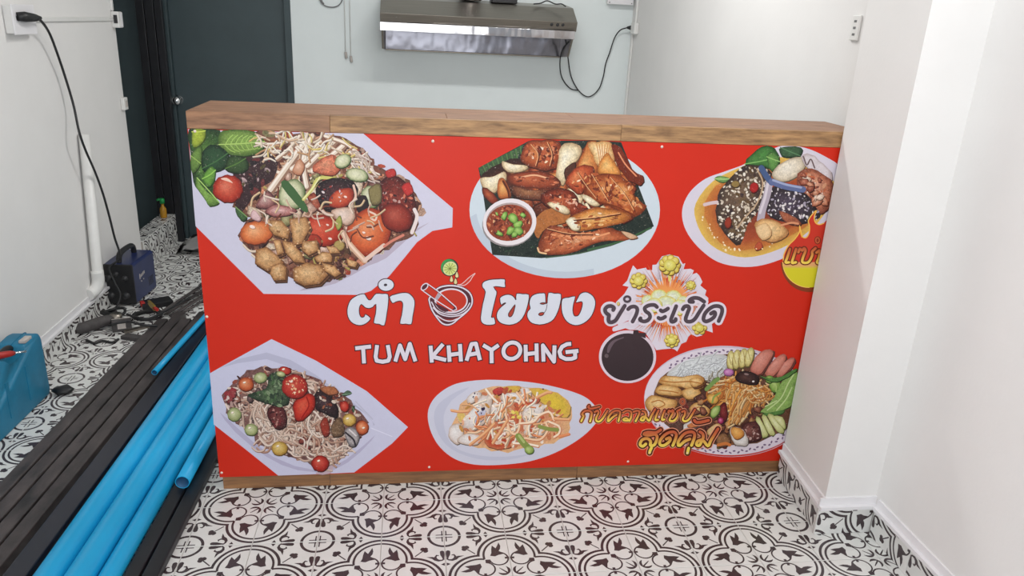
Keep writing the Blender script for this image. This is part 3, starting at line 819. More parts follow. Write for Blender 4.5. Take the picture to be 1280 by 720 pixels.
# ---- dish 2: grilled chicken on a banana leaf with a dipping sauce
d = Print('printed_dish', 'printed picture of grilled chicken pieces with a bowl of dipping sauce on a white oval plate').crop(560, 150, 3.4276)
d.poly(ovalpts(500, 385, 408, 293, 60), lambda x, y: (204, 214, 222), tex=0.01)
d.poly([p for p in ovalpts(500, 385, 408, 293, 60)][12:30] + [p for p in ovalpts(505, 372, 385, 278, 60)][12:30][::-1], (188, 198, 210))
leafp = [(130, 205), (240, 146), (345, 90), (500, 88), (640, 88), (742, 95), (800, 240), (882, 455), (830, 490), (700, 540), (560, 575), (400, 592), (190, 578), (165, 420), (148, 300)]
d.poly(leafp, (34, 46, 40), tex=0.25)
d.poly([(132, 205), (240, 148), (325, 104), (300, 160), (240, 190), (230, 226), (150, 260)], (56, 86, 48), tex=0.25)
for k in range(9): d.stroke([(150 + k * 20, 196 - k * 10), (172 + k * 18, 240 - k * 10)], 5, (84, 118, 66), smooth=0)
d.specks([(160, 420), (860, 400), (820, 480), (420, 580), (200, 566)], 60, 14, [(30, 60, 40), (24, 34, 34), (46, 74, 50), (60, 64, 60)], 0.3, ang=-20)
d.stroke([(600, 556), (740, 520), (870, 462)], 8, (60, 96, 62)); d.stroke([(420, 590), (560, 572), (700, 536)], 5, (70, 92, 70))
CH = ((176, 72, 28), (104, 34, 14), (222, 130, 64)); CHO = ((204, 108, 44), (140, 56, 20), (238, 176, 96)); CHD = ((138, 44, 20), (74, 22, 12), (196, 90, 46))
WH = ((226, 204, 160), (180, 140, 96), (244, 232, 206))
d.blob([(230, 180), (330, 170), (480, 190), (560, 280), (600, 420), (460, 470), (380, 480), (330, 380), (240, 300), (140, 250)], (70, 30, 20), (50, 24, 18), (110, 50, 30), tex=0.3)
chk = [(240, 240), (330, 200), (480, 200), (560, 130), (720, 130), (780, 260), (820, 380), (760, 430), (560, 470), (420, 490), (390, 420), (330, 350)]
d.blob(chk, (120, 50, 26), (86, 34, 20), (150, 70, 36), smooth=3, tex=0.3)
d.facets(chk, 60, 46, [CH, CHO, CHD, ((150, 60, 28), (84, 30, 16), (210, 120, 66)), WH])
d.blob([(310, 150), (345, 92), (400, 84), (476, 90), (484, 150), (460, 206), (400, 214), (330, 190)], *CH, tex=0.2)
d.specks([(330, 110), (470, 100), (470, 190), (350, 180)], 26, 13, [(200, 96, 44), (130, 44, 20), (232, 150, 100), (160, 60, 26)], 0.5)
d.oval(404, 122, 12, 6, 20, (250, 226, 200), (230, 150, 100)); d.oval(362, 160, 9, 5, 60, (246, 210, 180), (220, 130, 80))
d.blob([(232, 176), (280, 190), (340, 196), (330, 216), (270, 224), (238, 206)], *WH, tex=0.2)
d.blob([(484, 110), (530, 98), (572, 120), (560, 170), (520, 210), (494, 280), (460, 250), (470, 190)], *WH, tex=0.2)
d.blob([(500, 210), (545, 180), (540, 230), (506, 260)], (86, 44, 30), (60, 28, 20))
d.blob([(140, 250), (200, 240), (240, 220), (250, 250), (200, 310), (150, 290)], *WH, tex=0.2)
d.blob([(146, 290), (180, 300), (216, 344), (196, 362), (156, 330)], *CHD); d.blob([(214, 260), (240, 250), (270, 320), (250, 336), (216, 330)], *CHO); d.stroke([(236, 262), (256, 300), (262, 330)], 9, (90, 36, 18))
d.blob([(250, 240), (300, 226), (400, 218), (470, 250), (478, 286), (400, 296), (310, 286), (264, 270)], (150, 56, 26), (84, 30, 16), (206, 100, 54), tex=0.15)
d.stroke([(310, 246), (370, 236), (430, 250)], 7, (232, 170, 130))
d.blob([(270, 280), (360, 300), (440, 300), (420, 340), (330, 340), (280, 320)], (118, 60, 36), (70, 32, 22), (170, 110, 70), tex=0.3)
d.blob([(500, 270), (540, 220), (580, 130), (600, 92), (640, 96), (650, 180), (620, 260), (570, 318), (530, 300)], *CHO, tex=0.2)
d.blob([(600, 100), (660, 92), (700, 100), (712, 170), (690, 230), (640, 200), (620, 150)], (230, 184, 116), (190, 120, 60), (244, 222, 180), tex=0.2)
for k in range(6): d.stroke([(636 + k * 12, 104), (646 + k * 8, 150), (650 + k * 9, 190)], 4, (206, 140, 84))
d.blob([(512, 240), (560, 196), (620, 200), (616, 250), (570, 316), (530, 296), (506, 276)], (190, 70, 30), (120, 40, 16), (226, 126, 70), tex=0.25)
d.blob([(700, 110), (740, 120), (770, 170), (800, 220), (838, 240), (836, 272), (806, 276), (756, 240), (720, 190)], *CHD, tex=0.2); d.stroke([(730, 140), (760, 190), (806, 240)], 6, (224, 140, 100))
d.blob([(640, 200), (680, 140), (712, 180), (740, 230), (700, 240), (650, 230)], (222, 140, 56), (170, 84, 30), (242, 190, 110), tex=0.2)
d.blob([(584, 300), (620, 240), (690, 228), (760, 250), (800, 330), (850, 370), (800, 414), (700, 372), (620, 346)], (184, 82, 32), (116, 42, 16), (228, 146, 76), tex=0.22)
d.stroke([(690, 236), (676, 300), (730, 330)], 5, (110, 40, 16)); d.stroke([(620, 240), (584, 310), (640, 350), (720, 370), (800, 410)], 5, (110, 44, 18))
d.blob([(690, 300), (740, 260), (786, 310), (800, 350), (740, 340)], (206, 110, 44), (150, 66, 26), (236, 170, 96), tex=0.2)
d.specks([(620, 250), (760, 260), (840, 370), (790, 400), (640, 340)], 44, 10, [(214, 120, 56), (150, 54, 20), (240, 190, 140), (196, 84, 36)], 0.45)
d.blob([(400, 320), (470, 290), (540, 310), (560, 350), (600, 380), (560, 420), (480, 400), (410, 360)], *CHD, tex=0.25)
d.specks([(420, 320), (540, 320), (590, 380), (470, 390)], 26, 9, [(206, 100, 60), (110, 34, 18), (234, 170, 140)], 0.4)
d.blob([(370, 480), (380, 420), (440, 378), (520, 392), (500, 440), (420, 460), (390, 506)], (198, 116, 50), (130, 60, 24), (234, 180, 110), tex=0.2)
d.blob([(424, 356), (470, 352), (520, 384), (510, 404), (460, 384)], *WH, tex=0.2); d.blob([(570, 318), (610, 330), (650, 362), (620, 368), (584, 344)], *WH, tex=0.2)
d.blob([(510, 430), (560, 396), (640, 374), (740, 390), (784, 410), (760, 440), (680, 456), (600, 470), (540, 476)], (206, 120, 44), (146, 64, 22), (240, 186, 104), tex=0.22)
d.blob([(504, 430), (540, 416), (566, 446), (560, 472), (530, 470)], (232, 220, 186), (190, 150, 100), (246, 240, 220))
d.blob([(386, 560), (400, 500), (440, 452), (520, 466), (580, 486), (680, 460), (740, 478), (812, 502), (760, 516), (660, 520), (580, 550), (500, 574), (430, 576)], (188, 86, 44), (118, 42, 20), (228, 150, 96), tex=0.2)
d.stroke([(440, 490), (520, 500), (600, 506), (690, 484)], 8, (226, 150, 104)); d.stroke([(430, 520), (440, 484), (470, 470)], 5, (120, 46, 22)); d.stroke([(384, 548), (392, 566), (420, 572)], 7, (236, 190, 140)); d.blob([(740, 476), (780, 484), (814, 502), (780, 510)], (214, 170, 130), (150, 90, 60))
d.specks([(430, 480), (680, 470), (560, 550), (430, 560)], 30, 8, [(214, 120, 70), (150, 56, 28), (240, 190, 150)], 0.4)
for x, y in ((560, 260), (700, 280), (650, 400), (620, 420), (540, 340), (480, 330), (760, 360), (590, 240), (420, 180), (520, 520), (640, 490)): d.oval(x, y, 10, 4, d.r.uniform(-40, 40), (248, 214, 176), (226, 150, 96))
d.specks([(520, 250), (640, 230), (780, 270), (830, 370), (700, 360), (560, 310)], 60, 13, [(214, 120, 60), (150, 58, 26), (190, 84, 38), (226, 150, 90), (120, 44, 22)], 0.4, 0.25)
d.specks([(420, 480), (660, 480), (560, 546), (420, 560)], 40, 12, [(206, 110, 62), (150, 60, 32), (190, 88, 46), (228, 156, 110), (120, 46, 26)], 0.4, 0.25, -10)
d.specks([(330, 110), (470, 100), (470, 190), (340, 180)], 40, 12, [(190, 84, 44), (130, 46, 24), (210, 120, 76), (100, 36, 20)], 0.5, 0.25)
d.specks([(550, 410), (760, 400), (680, 450), (550, 465)], 34, 12, [(222, 140, 62), (170, 80, 34), (236, 180, 110), (150, 70, 30)], 0.4, 0.2, -8)
d.specks([(270, 240), (460, 240), (470, 280), (290, 280)], 24, 11, [(170, 70, 36), (110, 38, 20), (206, 110, 70)], 0.4, 0.2, 5)
d.specks([(400, 320), (540, 310), (590, 380), (480, 400)], 30, 11, [(170, 66, 36), (100, 32, 20), (214, 120, 84)], 0.4, 0.2)
for p in ([(560, 230), (600, 290), (640, 340)], [(620, 236), (660, 300), (690, 350)], [(700, 250), (760, 320), (800, 390)], [(540, 430), (640, 420), (740, 404)], [(430, 470), (520, 490), (620, 492)], [(360, 110), (390, 150), (380, 200)], [(430, 100), (450, 150), (440, 200)]):
    d.stroke(p, 5, (84, 32, 18)); d.stroke([(x - 5, y - 5) for x, y in p], 3, (232, 170, 120))
# sauce bowl
d.flat_oval(262, 446, 116, 96, -8, (150, 140, 140)); d.flat_oval(264, 436, 115, 100, -8, (230, 220, 222)); d.flat_oval(262, 436, 100, 82, -8, (176, 156, 150)); d.flat_oval(262, 440, 98, 78, -8, (150, 58, 30), tex=0.25)
sauce = ovalpts(262, 440, 90, 70, 24)
d.specks(sauce, 110, 9, [(190, 90, 50), (120, 36, 20), (210, 120, 70), (160, 60, 30), (226, 160, 110), (96, 30, 20)], 0.5, 0.2)
for x, y, r in ((240, 412, 18), (280, 424, 24), (300, 446, 22), (268, 470, 20), (300, 476, 22), (220, 486, 16), (320, 408, 13), (208, 402, 8), (284, 490, 14)): d.oval(x, y, r, r * 0.7, d.r.uniform(0, 180), (122, 172, 60), (70, 116, 36), (176, 212, 110), n=8, jit=0.3)
d.build()

# ---- dish 3: sesame crab in sauce
d = Print('printed_dish', 'printed picture of a dark crab with sesame in orange sauce on a white plate').crop(830, 150, 3.271)
pl = [(340, 176), (250, 210), (170, 240), (110, 290), (78, 350), (76, 410), (100, 470), (150, 530), (220, 580), (310, 600), (400, 594), (500, 560), (600, 500), (676, 420), (720, 300), (724, 200), (660, 150), (570, 112), (470, 108)]
d.poly(pl, (214, 206, 218), 4, 0.01)
d.blob([(320, 190), (200, 250), (130, 340), (130, 410), (170, 490), (240, 540), (330, 562), (440, 540), (560, 480), (660, 380), (700, 260), (600, 180), (440, 150)], (200, 112, 46), (226, 180, 70), (140, 54, 28), smooth=3, off=(0, 0), tex=0.08)
d.blob([(300, 230), (190, 300), (160, 390), (230, 500), (330, 530), (460, 500), (600, 420), (660, 300), (560, 200)], (178, 72, 36), (206, 118, 44), (130, 50, 30), smooth=3, off=(0, 0), tex=0.12)
d.leaf([(330, 180), (380, 120), (440, 108), (470, 150), (460, 200), (400, 190)], (70, 136, 56), (36, 86, 40), (130, 180, 100)); d.leaf([(420, 150), (450, 130), (474, 170), (440, 212)], (100, 160, 70), (50, 100, 44), (150, 190, 110))
d.leaf([(476, 112), (560, 112), (556, 146), (500, 154), (478, 140)], (64, 104, 66), (40, 70, 46), (90, 130, 90)); d.leaf([(206, 240), (230, 228), (270, 240), (240, 256)], (130, 180, 90), (90, 140, 60), (170, 206, 130))
d.blob([(440, 220), (490, 170), (560, 150), (576, 190), (530, 240), (470, 250)], (222, 206, 180), (170, 150, 120), (238, 228, 210), tex=0.15)
d.blob([(560, 150), (600, 140), (650, 180), (690, 230), (660, 260), (590, 200)], (214, 202, 206), (180, 160, 160), tex=0.1); d.stroke([(570, 150), (584, 184), (600, 160), (616, 196)], 6, (110, 90, 90))
d.blob([(540, 240), (580, 196), (650, 220), (690, 260), (680, 350), (630, 380), (570, 300)], (190, 108, 76), (130, 60, 44), (226, 170, 140), tex=0.3)
d.specks([(560, 220), (660, 240), (670, 340), (600, 320)], 34, 12, [(216, 150, 110), (150, 70, 50), (230, 196, 176), (120, 56, 44), (206, 100, 60)], 0.5)
shell = [(250, 260), (320, 190), (390, 186), (440, 220), (420, 300), (390, 370), (340, 440), (310, 510), (260, 480), (220, 420), (214, 340)]
d.blob(shell, (86, 66, 54), (54, 40, 36), (120, 92, 70), tex=0.3)
d.specks(shell, 40, 16, [(70, 50, 44), (110, 84, 56), (60, 44, 46), (96, 70, 40)], 0.6, 0.2)
d.specks(shell, 190, 6.5, [(222, 210, 196), (236, 228, 214), (196, 180, 160), (210, 196, 176)], 0.65, 0.05)
d.stroke([(380, 200), (404, 260), (380, 340), (330, 400), (300, 440)], 6, (190, 160, 130)); d.oval(368, 276, 18, 22, 20, (186, 30, 30), (120, 20, 20)); d.oval(262, 420, 14, 24, 10, (160, 50, 30), (100, 30, 20)); d.oval(292, 262, 18, 14, 0, (150, 120, 60), (90, 60, 30))
shell2 = [(430, 290), (470, 270), (560, 290), (620, 350), (640, 400), (570, 430), (490, 420), (420, 380)]
d.blob(shell2, (56, 46, 54), (40, 32, 38), (84, 70, 90), tex=0.25); d.specks(shell2, 100, 6, [(214, 204, 206), (230, 224, 222), (170, 160, 176)], 0.65, 0.05)
d.blob([(470, 370), (540, 400), (560, 430), (500, 420)], (170, 90, 60), (110, 50, 36), tex=0.25)
d.facets([(560, 220), (660, 240), (670, 350), (600, 330)], 14, 22, [((200, 120, 84), (130, 60, 44), (232, 180, 150)), ((150, 70, 50), (96, 40, 34), (206, 130, 100)), ((222, 190, 166), (170, 120, 96), (240, 222, 206))], 0.25)
d.stroke([(430, 260), (420, 310), (404, 360), (394, 410)], 30, (178, 166, 178)); d.stroke([(424, 262), (412, 320), (392, 380)], 10, (214, 204, 212)); d.stroke([(398, 196), (420, 232), (440, 256)], 24, (70, 90, 130)); d.stroke([(440, 252), (500, 272), (568, 284)], 26, (96, 108, 150)); d.stroke([(446, 246), (500, 264), (560, 276)], 9, (160, 168, 200))
d.blob([(370, 430), (400, 404), (460, 414), (504, 450), (496, 480), (440, 500), (400, 480)], (222, 170, 104), (176, 110, 56), (240, 206, 150), tex=0.2); d.blob([(374, 440), (420, 420), (440, 470), (400, 490)], (236, 196, 140), (206, 150, 90))
d.stroke([(166, 346), (190, 340), (216, 336)], 14, (214, 190, 190)); d.blob([(370, 520), (390, 496), (404, 520), (380, 534)], (200, 80, 44), (150, 50, 30)); d.stroke([(480, 430), (520, 420), (548, 424)], 8, (220, 150, 110))
d.specks([(150, 380), (250, 500), (330, 540), (460, 500), (420, 530), (250, 540), (160, 430)], 26, 5, [(244, 214, 160), (250, 230, 190)], 0.7)
# flame emblem with yellow bowl
d.crop(965, 255, 6.2625)
flame = [(84, 440), (92, 390), (130, 320), (180, 270), (216, 215), (215, 168), (226, 215), (240, 262), (268, 262), (290, 225), (292, 170), (284, 130), (312, 84), (348, 50), (330, 100), (340, 145), (370, 160), (405, 150), (440, 120), (470, 200), (500, 330), (498, 480), (300, 480), (90, 470)]
d.poly(flame, (204, 56, 40), 2)
d.poly([(212, 214), (216, 168), (226, 215), (244, 262), (230, 262)], (226, 160, 40), 0)
d.stroke([(88, 440), (94, 390), (130, 322), (180, 272), (215, 216), (215, 168), (226, 215), (240, 258), (268, 262), (290, 225), (292, 170), (284, 130), (312, 84), (348, 50), (330, 100), (340, 145), (370, 160), (405, 150)], 9, (244, 190, 90), 3)
d.poly([p for p in ovalpts(290, 455, 222, 234, 48) if p[1] > 455 and p[0] < 500] , (134, 62, 34))
d.poly([p for p in ovalpts(290, 455, 206, 198, 48) if p[1] >= 455], lambda x, y: (216, 206, 44) if y > 500 else (226, 168, 110))
d.stroke([p for p in ovalpts(290, 455, 206, 198, 48) if p[1] >= 455 and p[0] < 300], 6, (246, 200, 100), 0)
d.build()

# ---- dish 4: noodle salad
d = Print('printed_dish', 'printed picture of a noodle salad with cherry tomatoes on a white tray').crop(250, 410, 3.6)
d.poly([(44, 204), (100, 172), (322, 50), (520, 146), (750, 284), (936, 446), (864, 520), (694, 650), (520, 658), (352, 664), (200, 542), (62, 434), (54, 320)], (204, 202, 224), tex=0.015)
d.poly([(90, 180), (300, 110), (520, 210), (760, 400), (780, 440), (740, 380), (500, 230), (300, 140)], (186, 184, 206), 2)
d.poly([(90, 380), (160, 470), (300, 580), (440, 640), (600, 640), (720, 560), (790, 480), (660, 590), (520, 640), (330, 580), (180, 460)], (184, 178, 204), 2)
d.stroke([(770, 450), (864, 488)], 4, (224, 222, 240)); d.stroke([(700, 330), (776, 410)], 6, (190, 188, 208)); d.poly([(560, 620), (600, 600), (590, 654), (520, 656)], (196, 170, 180), 2)
mound = [(104, 350), (110, 290), (170, 220), (240, 180), (360, 176), (480, 200), (560, 260), (640, 300), (690, 350), (752, 420), (740, 480), (690, 530), (640, 590), (540, 630), (470, 600), (380, 570), (280, 530), (220, 470), (140, 400)]
d.blob(mound, (134, 92, 84), (120, 78, 74), (160, 120, 104), smooth=3, tex=0.3)
d.specks(mound, 90, 20, [(110, 40, 40), (160, 110, 94), (84, 50, 52), (190, 150, 130), (140, 60, 50)], 0.6, 0.3)
d.specks(mound, 120, 13, [(80, 40, 40), (206, 180, 160), (150, 70, 56), (60, 36, 40), (176, 130, 110)], 0.5, 0.3)
ND = [(222, 196, 178), (206, 176, 158), (232, 212, 198), (190, 150, 130)]
d.strands([(110, 320), (200, 220), (330, 190), (520, 220), (620, 300), (500, 300), (300, 320), (160, 390)], 70, 80, 8, ND, 30, 70, 0.45)
d.strands([(200, 330), (300, 330), (420, 400), (640, 420), (650, 560), (560, 610), (400, 540), (260, 480)], 150, 95, 9, ND, 50, 60, 0.5)
for k in range(14):
    x, y = d.r.uniform(230, 600), d.r.uniform(350, 560)
    d.stroke([(x, y), (x + 25, y - 22), (x + 52, y - 4), (x + 44, y + 26), (x + 14, y + 30), (x - 8, y + 12)], 8, (150, 110, 96)); d.stroke([(x - 2, y - 3), (x + 23, y - 25), (x + 50, y - 7), (x + 42, y + 23), (x + 12, y + 27), (x - 10, y + 9)], 6, d.r.choice(ND))
d.facets([(130, 300), (240, 210), (520, 230), (690, 370), (640, 520), (400, 540), (220, 440)], 40, 22, [((120, 44, 40), (76, 28, 30), (170, 90, 76)), ((150, 90, 70), (96, 50, 44), (206, 160, 136)), ((84, 60, 60), (50, 36, 40), (130, 100, 96)), ((206, 180, 160), (150, 116, 100), (230, 212, 196))])
d.strands([(200, 330), (300, 330), (420, 400), (640, 420), (650, 560), (560, 610), (400, 540), (260, 480)], 60, 90, 8, ND, 50, 60, 0.5)
d.blob([(110, 300), (150, 268), (164, 300), (130, 340)], (150, 60, 60), (100, 40, 44), tex=0.4); d.specks([(110, 280), (170, 270), (160, 350), (110, 360)], 20, 9, [(190, 150, 140), (160, 50, 56), (214, 190, 180)])
d.blob([(300, 380), (340, 340), (384, 370), (388, 440), (340, 450)], (92, 34, 36), (60, 24, 28), (130, 60, 56), tex=0.3); d.specks([(310, 370), (380, 370), (380, 440), (330, 440)], 18, 8, [(180, 120, 110), (120, 40, 44), (60, 24, 30)])
herb = [(220, 300), (300, 270), (310, 210), (360, 200), (390, 260), (400, 330), (360, 350), (290, 330)]
d.blob(herb, (64, 84, 58), (44, 60, 44), (90, 110, 76), tex=0.4); d.specks(herb, 50, 13, [(70, 100, 60), (46, 64, 46), (100, 126, 84), (38, 52, 42), (130, 150, 110)], 0.5, 0.2)
d.blob([(516, 300), (560, 270), (610, 330), (620, 400), (560, 380), (520, 360)], (48, 30, 34), (34, 22, 28), (76, 50, 56), tex=0.3); d.specks([(520, 280), (620, 260), (680, 360), (620, 380), (540, 350)], 44, 9, [(200, 170, 150), (130, 60, 44), (60, 34, 36), (220, 200, 180), (160, 90, 60)])
d.blob([(540, 270), (600, 262), (624, 290), (580, 300)], (176, 100, 60), (120, 60, 40), tex=0.3); d.blob([(630, 330), (668, 340), (660, 376), (636, 366)], (180, 44, 30), (120, 24, 20)); d.blob([(540, 430), (570, 400), (584, 470), (556, 486)], (160, 50, 34), (104, 30, 26), tex=0.25)
d.blob([(590, 440), (630, 400), (650, 470), (600, 490)], (120, 90, 64), (80, 54, 40), tex=0.35)
d.blob([(650, 460), (690, 446), (718, 490), (700, 530), (670, 524)], (170, 160, 160), (100, 92, 96), tex=0.25); d.stroke([(656, 470), (690, 500), (700, 528)], 8, (50, 44, 52)); d.stroke([(672, 456), (702, 484)], 6, (224, 216, 216))
d.leaf([(640, 300), (664, 280), (682, 292), (656, 304)], (84, 110, 84), (56, 80, 60), (120, 150, 120)); d.leaf([(684, 356), (696, 350), (694, 374), (686, 378)], (60, 84, 60), (40, 60, 44), (100, 120, 90))
RT = ((192, 40, 28), (126, 20, 18), (226, 96, 76)); OT = ((206, 92, 46), (150, 54, 26), (240, 160, 110)); GT = ((166, 172, 110), (112, 124, 70), (216, 216, 170)); YT = ((204, 160, 64), (150, 104, 36), (236, 206, 130))
d.blob([(424, 330), (470, 300), (510, 300), (518, 350), (490, 390), (450, 418), (424, 400)], (206, 44, 28), (140, 22, 16), (232, 90, 60))
d.stroke([(480, 310), (490, 350), (460, 400)], 6, (150, 24, 18))
d.oval(426, 262, 58, 54, 10, (196, 44, 34), (140, 24, 22), (216, 80, 60)); d.specks(ovalpts(426, 262, 46, 42, 16), 44, 5, [(240, 180, 130), (226, 130, 90), (250, 220, 190), (160, 30, 26)], 0.7)
d.oval(382, 190, 28, 18, 10, *RT); d.oval(207, 252, 34, 31, 0, *OT); d.oval(272, 222, 30, 24, -10, *GT); d.oval(154, 388, 31, 31, 0, *GT); d.oval(230, 456, 30, 27, 0, *GT); d.oval(358, 540, 36, 32, 0, *YT); d.oval(541, 608, 40, 36, 0, *RT); d.oval(672, 412, 30, 28, 0, *YT); d.oval(730, 446, 28, 32, 0, *OT); d.oval(364, 206, 20, 12, 10, *GT); d.oval(650, 352, 20, 24, 0, *RT)
for x, y in ((200, 244), (146, 380), (224, 448), (350, 530), (534, 596), (664, 406), (736, 448), (412, 240), (376, 184)): d.oval(x, y, 7, 4, -20, (250, 240, 224), (236, 190, 150))
d.build()

# ---- dish 5: papaya salad
d = Print('printed_dish', 'printed picture of papaya salad on a white egg-shaped plate').crop(520, 460, 4.923)
d.poly([(72, 300), (90, 220), (150, 150), (250, 96), (400, 74), (560, 76), (720, 90), (880, 122), (1020, 168), (1090, 220), (1128, 290), (1090, 360), (1000, 440), (860, 520), (700, 574), (520, 596), (360, 594), (240, 560), (150, 490), (95, 400)], (208, 207, 222), 4, 0.01)
d.poly([(110, 300), (140, 220), (240, 150), (330, 120), (220, 200), (170, 300), (190, 420), (260, 500), (400, 540), (560, 545), (700, 530), (560, 566), (380, 560), (220, 500), (140, 410)], (196, 196, 214), 3)
d.blob([(240, 300), (300, 200), (420, 120), (560, 112), (720, 118), (860, 160), (950, 230), (950, 320), (930, 400), (840, 460), (700, 490), (560, 520), (420, 500), (300, 470), (210, 430)], (226, 150, 104), (232, 176, 120), (206, 96, 60), smooth=3, off=(0, 0.1), tex=0.12)
d.blob([(700, 130), (800, 130), (900, 170), (950, 240), (930, 300), (850, 290), (780, 220)], (220, 180, 50), (222, 170, 70), (226, 190, 40), smooth=3, off=(0, 0)); d.blob([(540, 116), (640, 110), (620, 150), (540, 146)], (222, 176, 60), (216, 150, 70)); d.blob([(250, 280), (290, 260), (310, 320), (270, 340)], (226, 186, 90), (214, 180, 150))
d.blob([(420, 420), (470, 380), (560, 390), (620, 430), (600, 480), (500, 500), (430, 470)], (200, 70, 38), (206, 110, 70), (190, 52, 26), tex=0.15); d.blob([(470, 140), (520, 116), (546, 140), (500, 170)], (200, 56, 50), (160, 40, 36), tex=0.2); d.blob([(600, 220), (680, 200), (760, 186), (740, 220), (650, 250)], (206, 80, 50), (190, 90, 60), tex=0.2)
W5 = ((226, 212, 206), (200, 170, 150), (240, 234, 230))
for pts in ([(310, 190), (350, 150), (400, 150), (390, 190), (330, 220)], [(290, 330), (350, 250), (400, 170), (460, 170), (460, 250), (420, 340), (340, 390), (300, 380)], [(200, 420), (220, 350), (280, 350), (290, 430), (250, 470)], [(460, 240), (500, 196), (548, 200), (546, 290), (510, 330), (466, 300)], [(520, 170), (580, 150), (650, 160), (700, 180), (640, 200), (540, 204)], [(640, 130), (690, 120), (710, 170), (670, 180)], [(650, 280), (690, 230), (760, 220), (790, 240), (760, 330), (680, 340)], [(660, 390), (720, 366), (800, 380), (760, 420), (690, 424)], [(250, 440), (320, 400), (400, 420), (380, 470), (300, 470)]):
    d.blob(pts, *W5, tex=0.1)
d.blob([(350, 330), (390, 270), (430, 260), (420, 310), (370, 350)], (190, 190, 214), (206, 200, 214)); d.specks([(330, 160), (390, 150), (430, 220), (420, 300), (390, 350)], 22, 6, [(80, 40, 70), (120, 60, 80), (60, 40, 80)], 0.5); d.blob([(400, 250), (416, 236), (424, 250), (408, 262)], (40, 26, 70), (70, 50, 90))
d.blob([(660, 300), (700, 250), (730, 260), (700, 310)], (240, 220, 200), (220, 190, 170))
d.specks([(240, 300), (420, 140), (700, 130), (930, 250), (900, 420), (560, 500), (260, 450)], 130, 22, [(232, 196, 170), (214, 120, 76), (240, 222, 206), (196, 84, 50), (226, 160, 120), (206, 140, 60)], 0.5, 0.2)
S5 = [(244, 206, 170), (250, 224, 196), (236, 150, 100), (238, 180, 130), (250, 234, 214)]
d.strands([(330, 230), (460, 180), (690, 180), (840, 260), (880, 340), (790, 430), (600, 450), (350, 410)], 62, 100, 11, S5, 140, 60, 0.2)
for p in ([(550, 280), (574, 380), (606, 406), (630, 380), (644, 290)], [(640, 340), (720, 330), (760, 290), (820, 270), (850, 320)], [(820, 330), (880, 360), (880, 400), (850, 424)], [(670, 430), (760, 440), (810, 380), (800, 340)], [(600, 462), (680, 466), (750, 480)], [(560, 320), (510, 400), (470, 460)], [(850, 310), (940, 314)], [(330, 470), (420, 400), (480, 340)], [(430, 130), (470, 180), (500, 210)], [(216, 258), (270, 266), (320, 262)], [(620, 150), (650, 190), (664, 214)], [(740, 180), (800, 150), (830, 146)], [(880, 420), (940, 404)]):
    d.stroke([(x + 4, y + 5) for x, y in p], 15, (206, 130, 90)); d.stroke(p, 12, d.r.choice(S5))
d.stroke([(630, 420), (660, 460), (700, 500)], 40, (136, 150, 76)); d.stroke([(634, 416), (664, 456)], 14, (180, 190, 120)); d.oval(696, 502, 30, 26, 20, (150, 176, 80), (100, 130, 50), (196, 214, 130)); d.stroke([(760, 360), (820, 376), (870, 380)], 24, (140, 150, 76)); d.oval(545, 404, 9, 11, 0, (250, 230, 226), (230, 150, 120)); d.specks([(590, 270), (650, 260), (640, 310), (600, 310)], 6, 16, [(224, 190, 60), (240, 214, 90)], 0.6)
d.oval(782, 130, 7, 5, 0, (120, 60, 40), (150, 90, 60))
d.build()

# ---- dish 6: mixed platter
d = Print('printed_dish', 'printed picture of a mixed papaya salad platter on a patterned oval dish').crop(720, 420, 4.2345)
d.poly(ovalpts(800, 346, 440, 294, 60, 3)[0:60], (206, 190, 204), tex=0.02)
d.poly(ovalpts(798, 352, 432, 286, 60, 3), (196, 60, 52)); d.poly(ovalpts(798, 346, 436, 284, 60, 3), (226, 214, 224), tex=0.02)
for k in range(120):
    a = 2 * PI * k / 120 + 0.01; r = 0.94 + 0.03 * (k % 2)
    x, y = 798 + 434 * r * math.cos(a), 346 + 280 * r * math.sin(a)
    if x < 1170 and (y > 400 or y < 170): d.oval(x, y, 8, 4, math.degrees(a) + 90 + 30 * (k % 3 - 1), (120, 90, 130), (160, 130, 160), n=7)
base = ovalpts(790, 345, 388, 240, 40, 3)
d.blob(base, (104, 60, 44), (120, 76, 54), (90, 50, 40), smooth=0, tex=0.25)
d.blob([(480, 205), (540, 150), (640, 110), (760, 96), (810, 120), (800, 190), (700, 230), (600, 212), (520, 226)], (214, 216, 216), (190, 188, 186), (228, 230, 230), tex=0.04)
d.strands([(490, 200), (640, 120), (780, 110), (790, 190), (660, 220), (560, 214)], 70, 90, 5, [(232, 234, 236), (208, 210, 212), (222, 224, 226), (196, 198, 200)], -10, 60, 0.3)
d.strands([(690, 210), (800, 180), (790, 230), (690, 250)], 24, 60, 5, [(190, 186, 170), (150, 140, 120), (214, 210, 200)], -40, 40)
for x, y, r in ((820, 128, 0), (850, 122, 6), (884, 116, 10), (916, 110, 14)): d.oval(x, y + 4, 24, 52, r + 4, (150, 130, 70), (140, 110, 56)); d.oval(x, y, 22, 52, r, (214, 200, 122), (170, 146, 70), (232, 222, 160))
for k in range(5): d.stroke([(806 + k * 26, 92 + k * -4), (812 + k * 26, 120 - k * 4), (820 + k * 26, 150 - k * 5)], 4, (176, 150, 80))
for pts in ([(924, 176), (950, 110), (1000, 70), (1042, 74), (1030, 120), (980, 196), (940, 196)], [(1000, 196), (1050, 120), (1100, 94), (1110, 124), (1060, 200), (1030, 214)], [(1060, 212), (1100, 140), (1140, 112), (1156, 130), (1110, 196), (1080, 216)]):
    d.blob([(x + 5, y + 7) for x, y in pts], (140, 66, 56), (120, 60, 50), smooth=2); d.blob(pts, (212, 124, 104), (184, 90, 74), (226, 150, 132), smooth=2, tex=0.12)
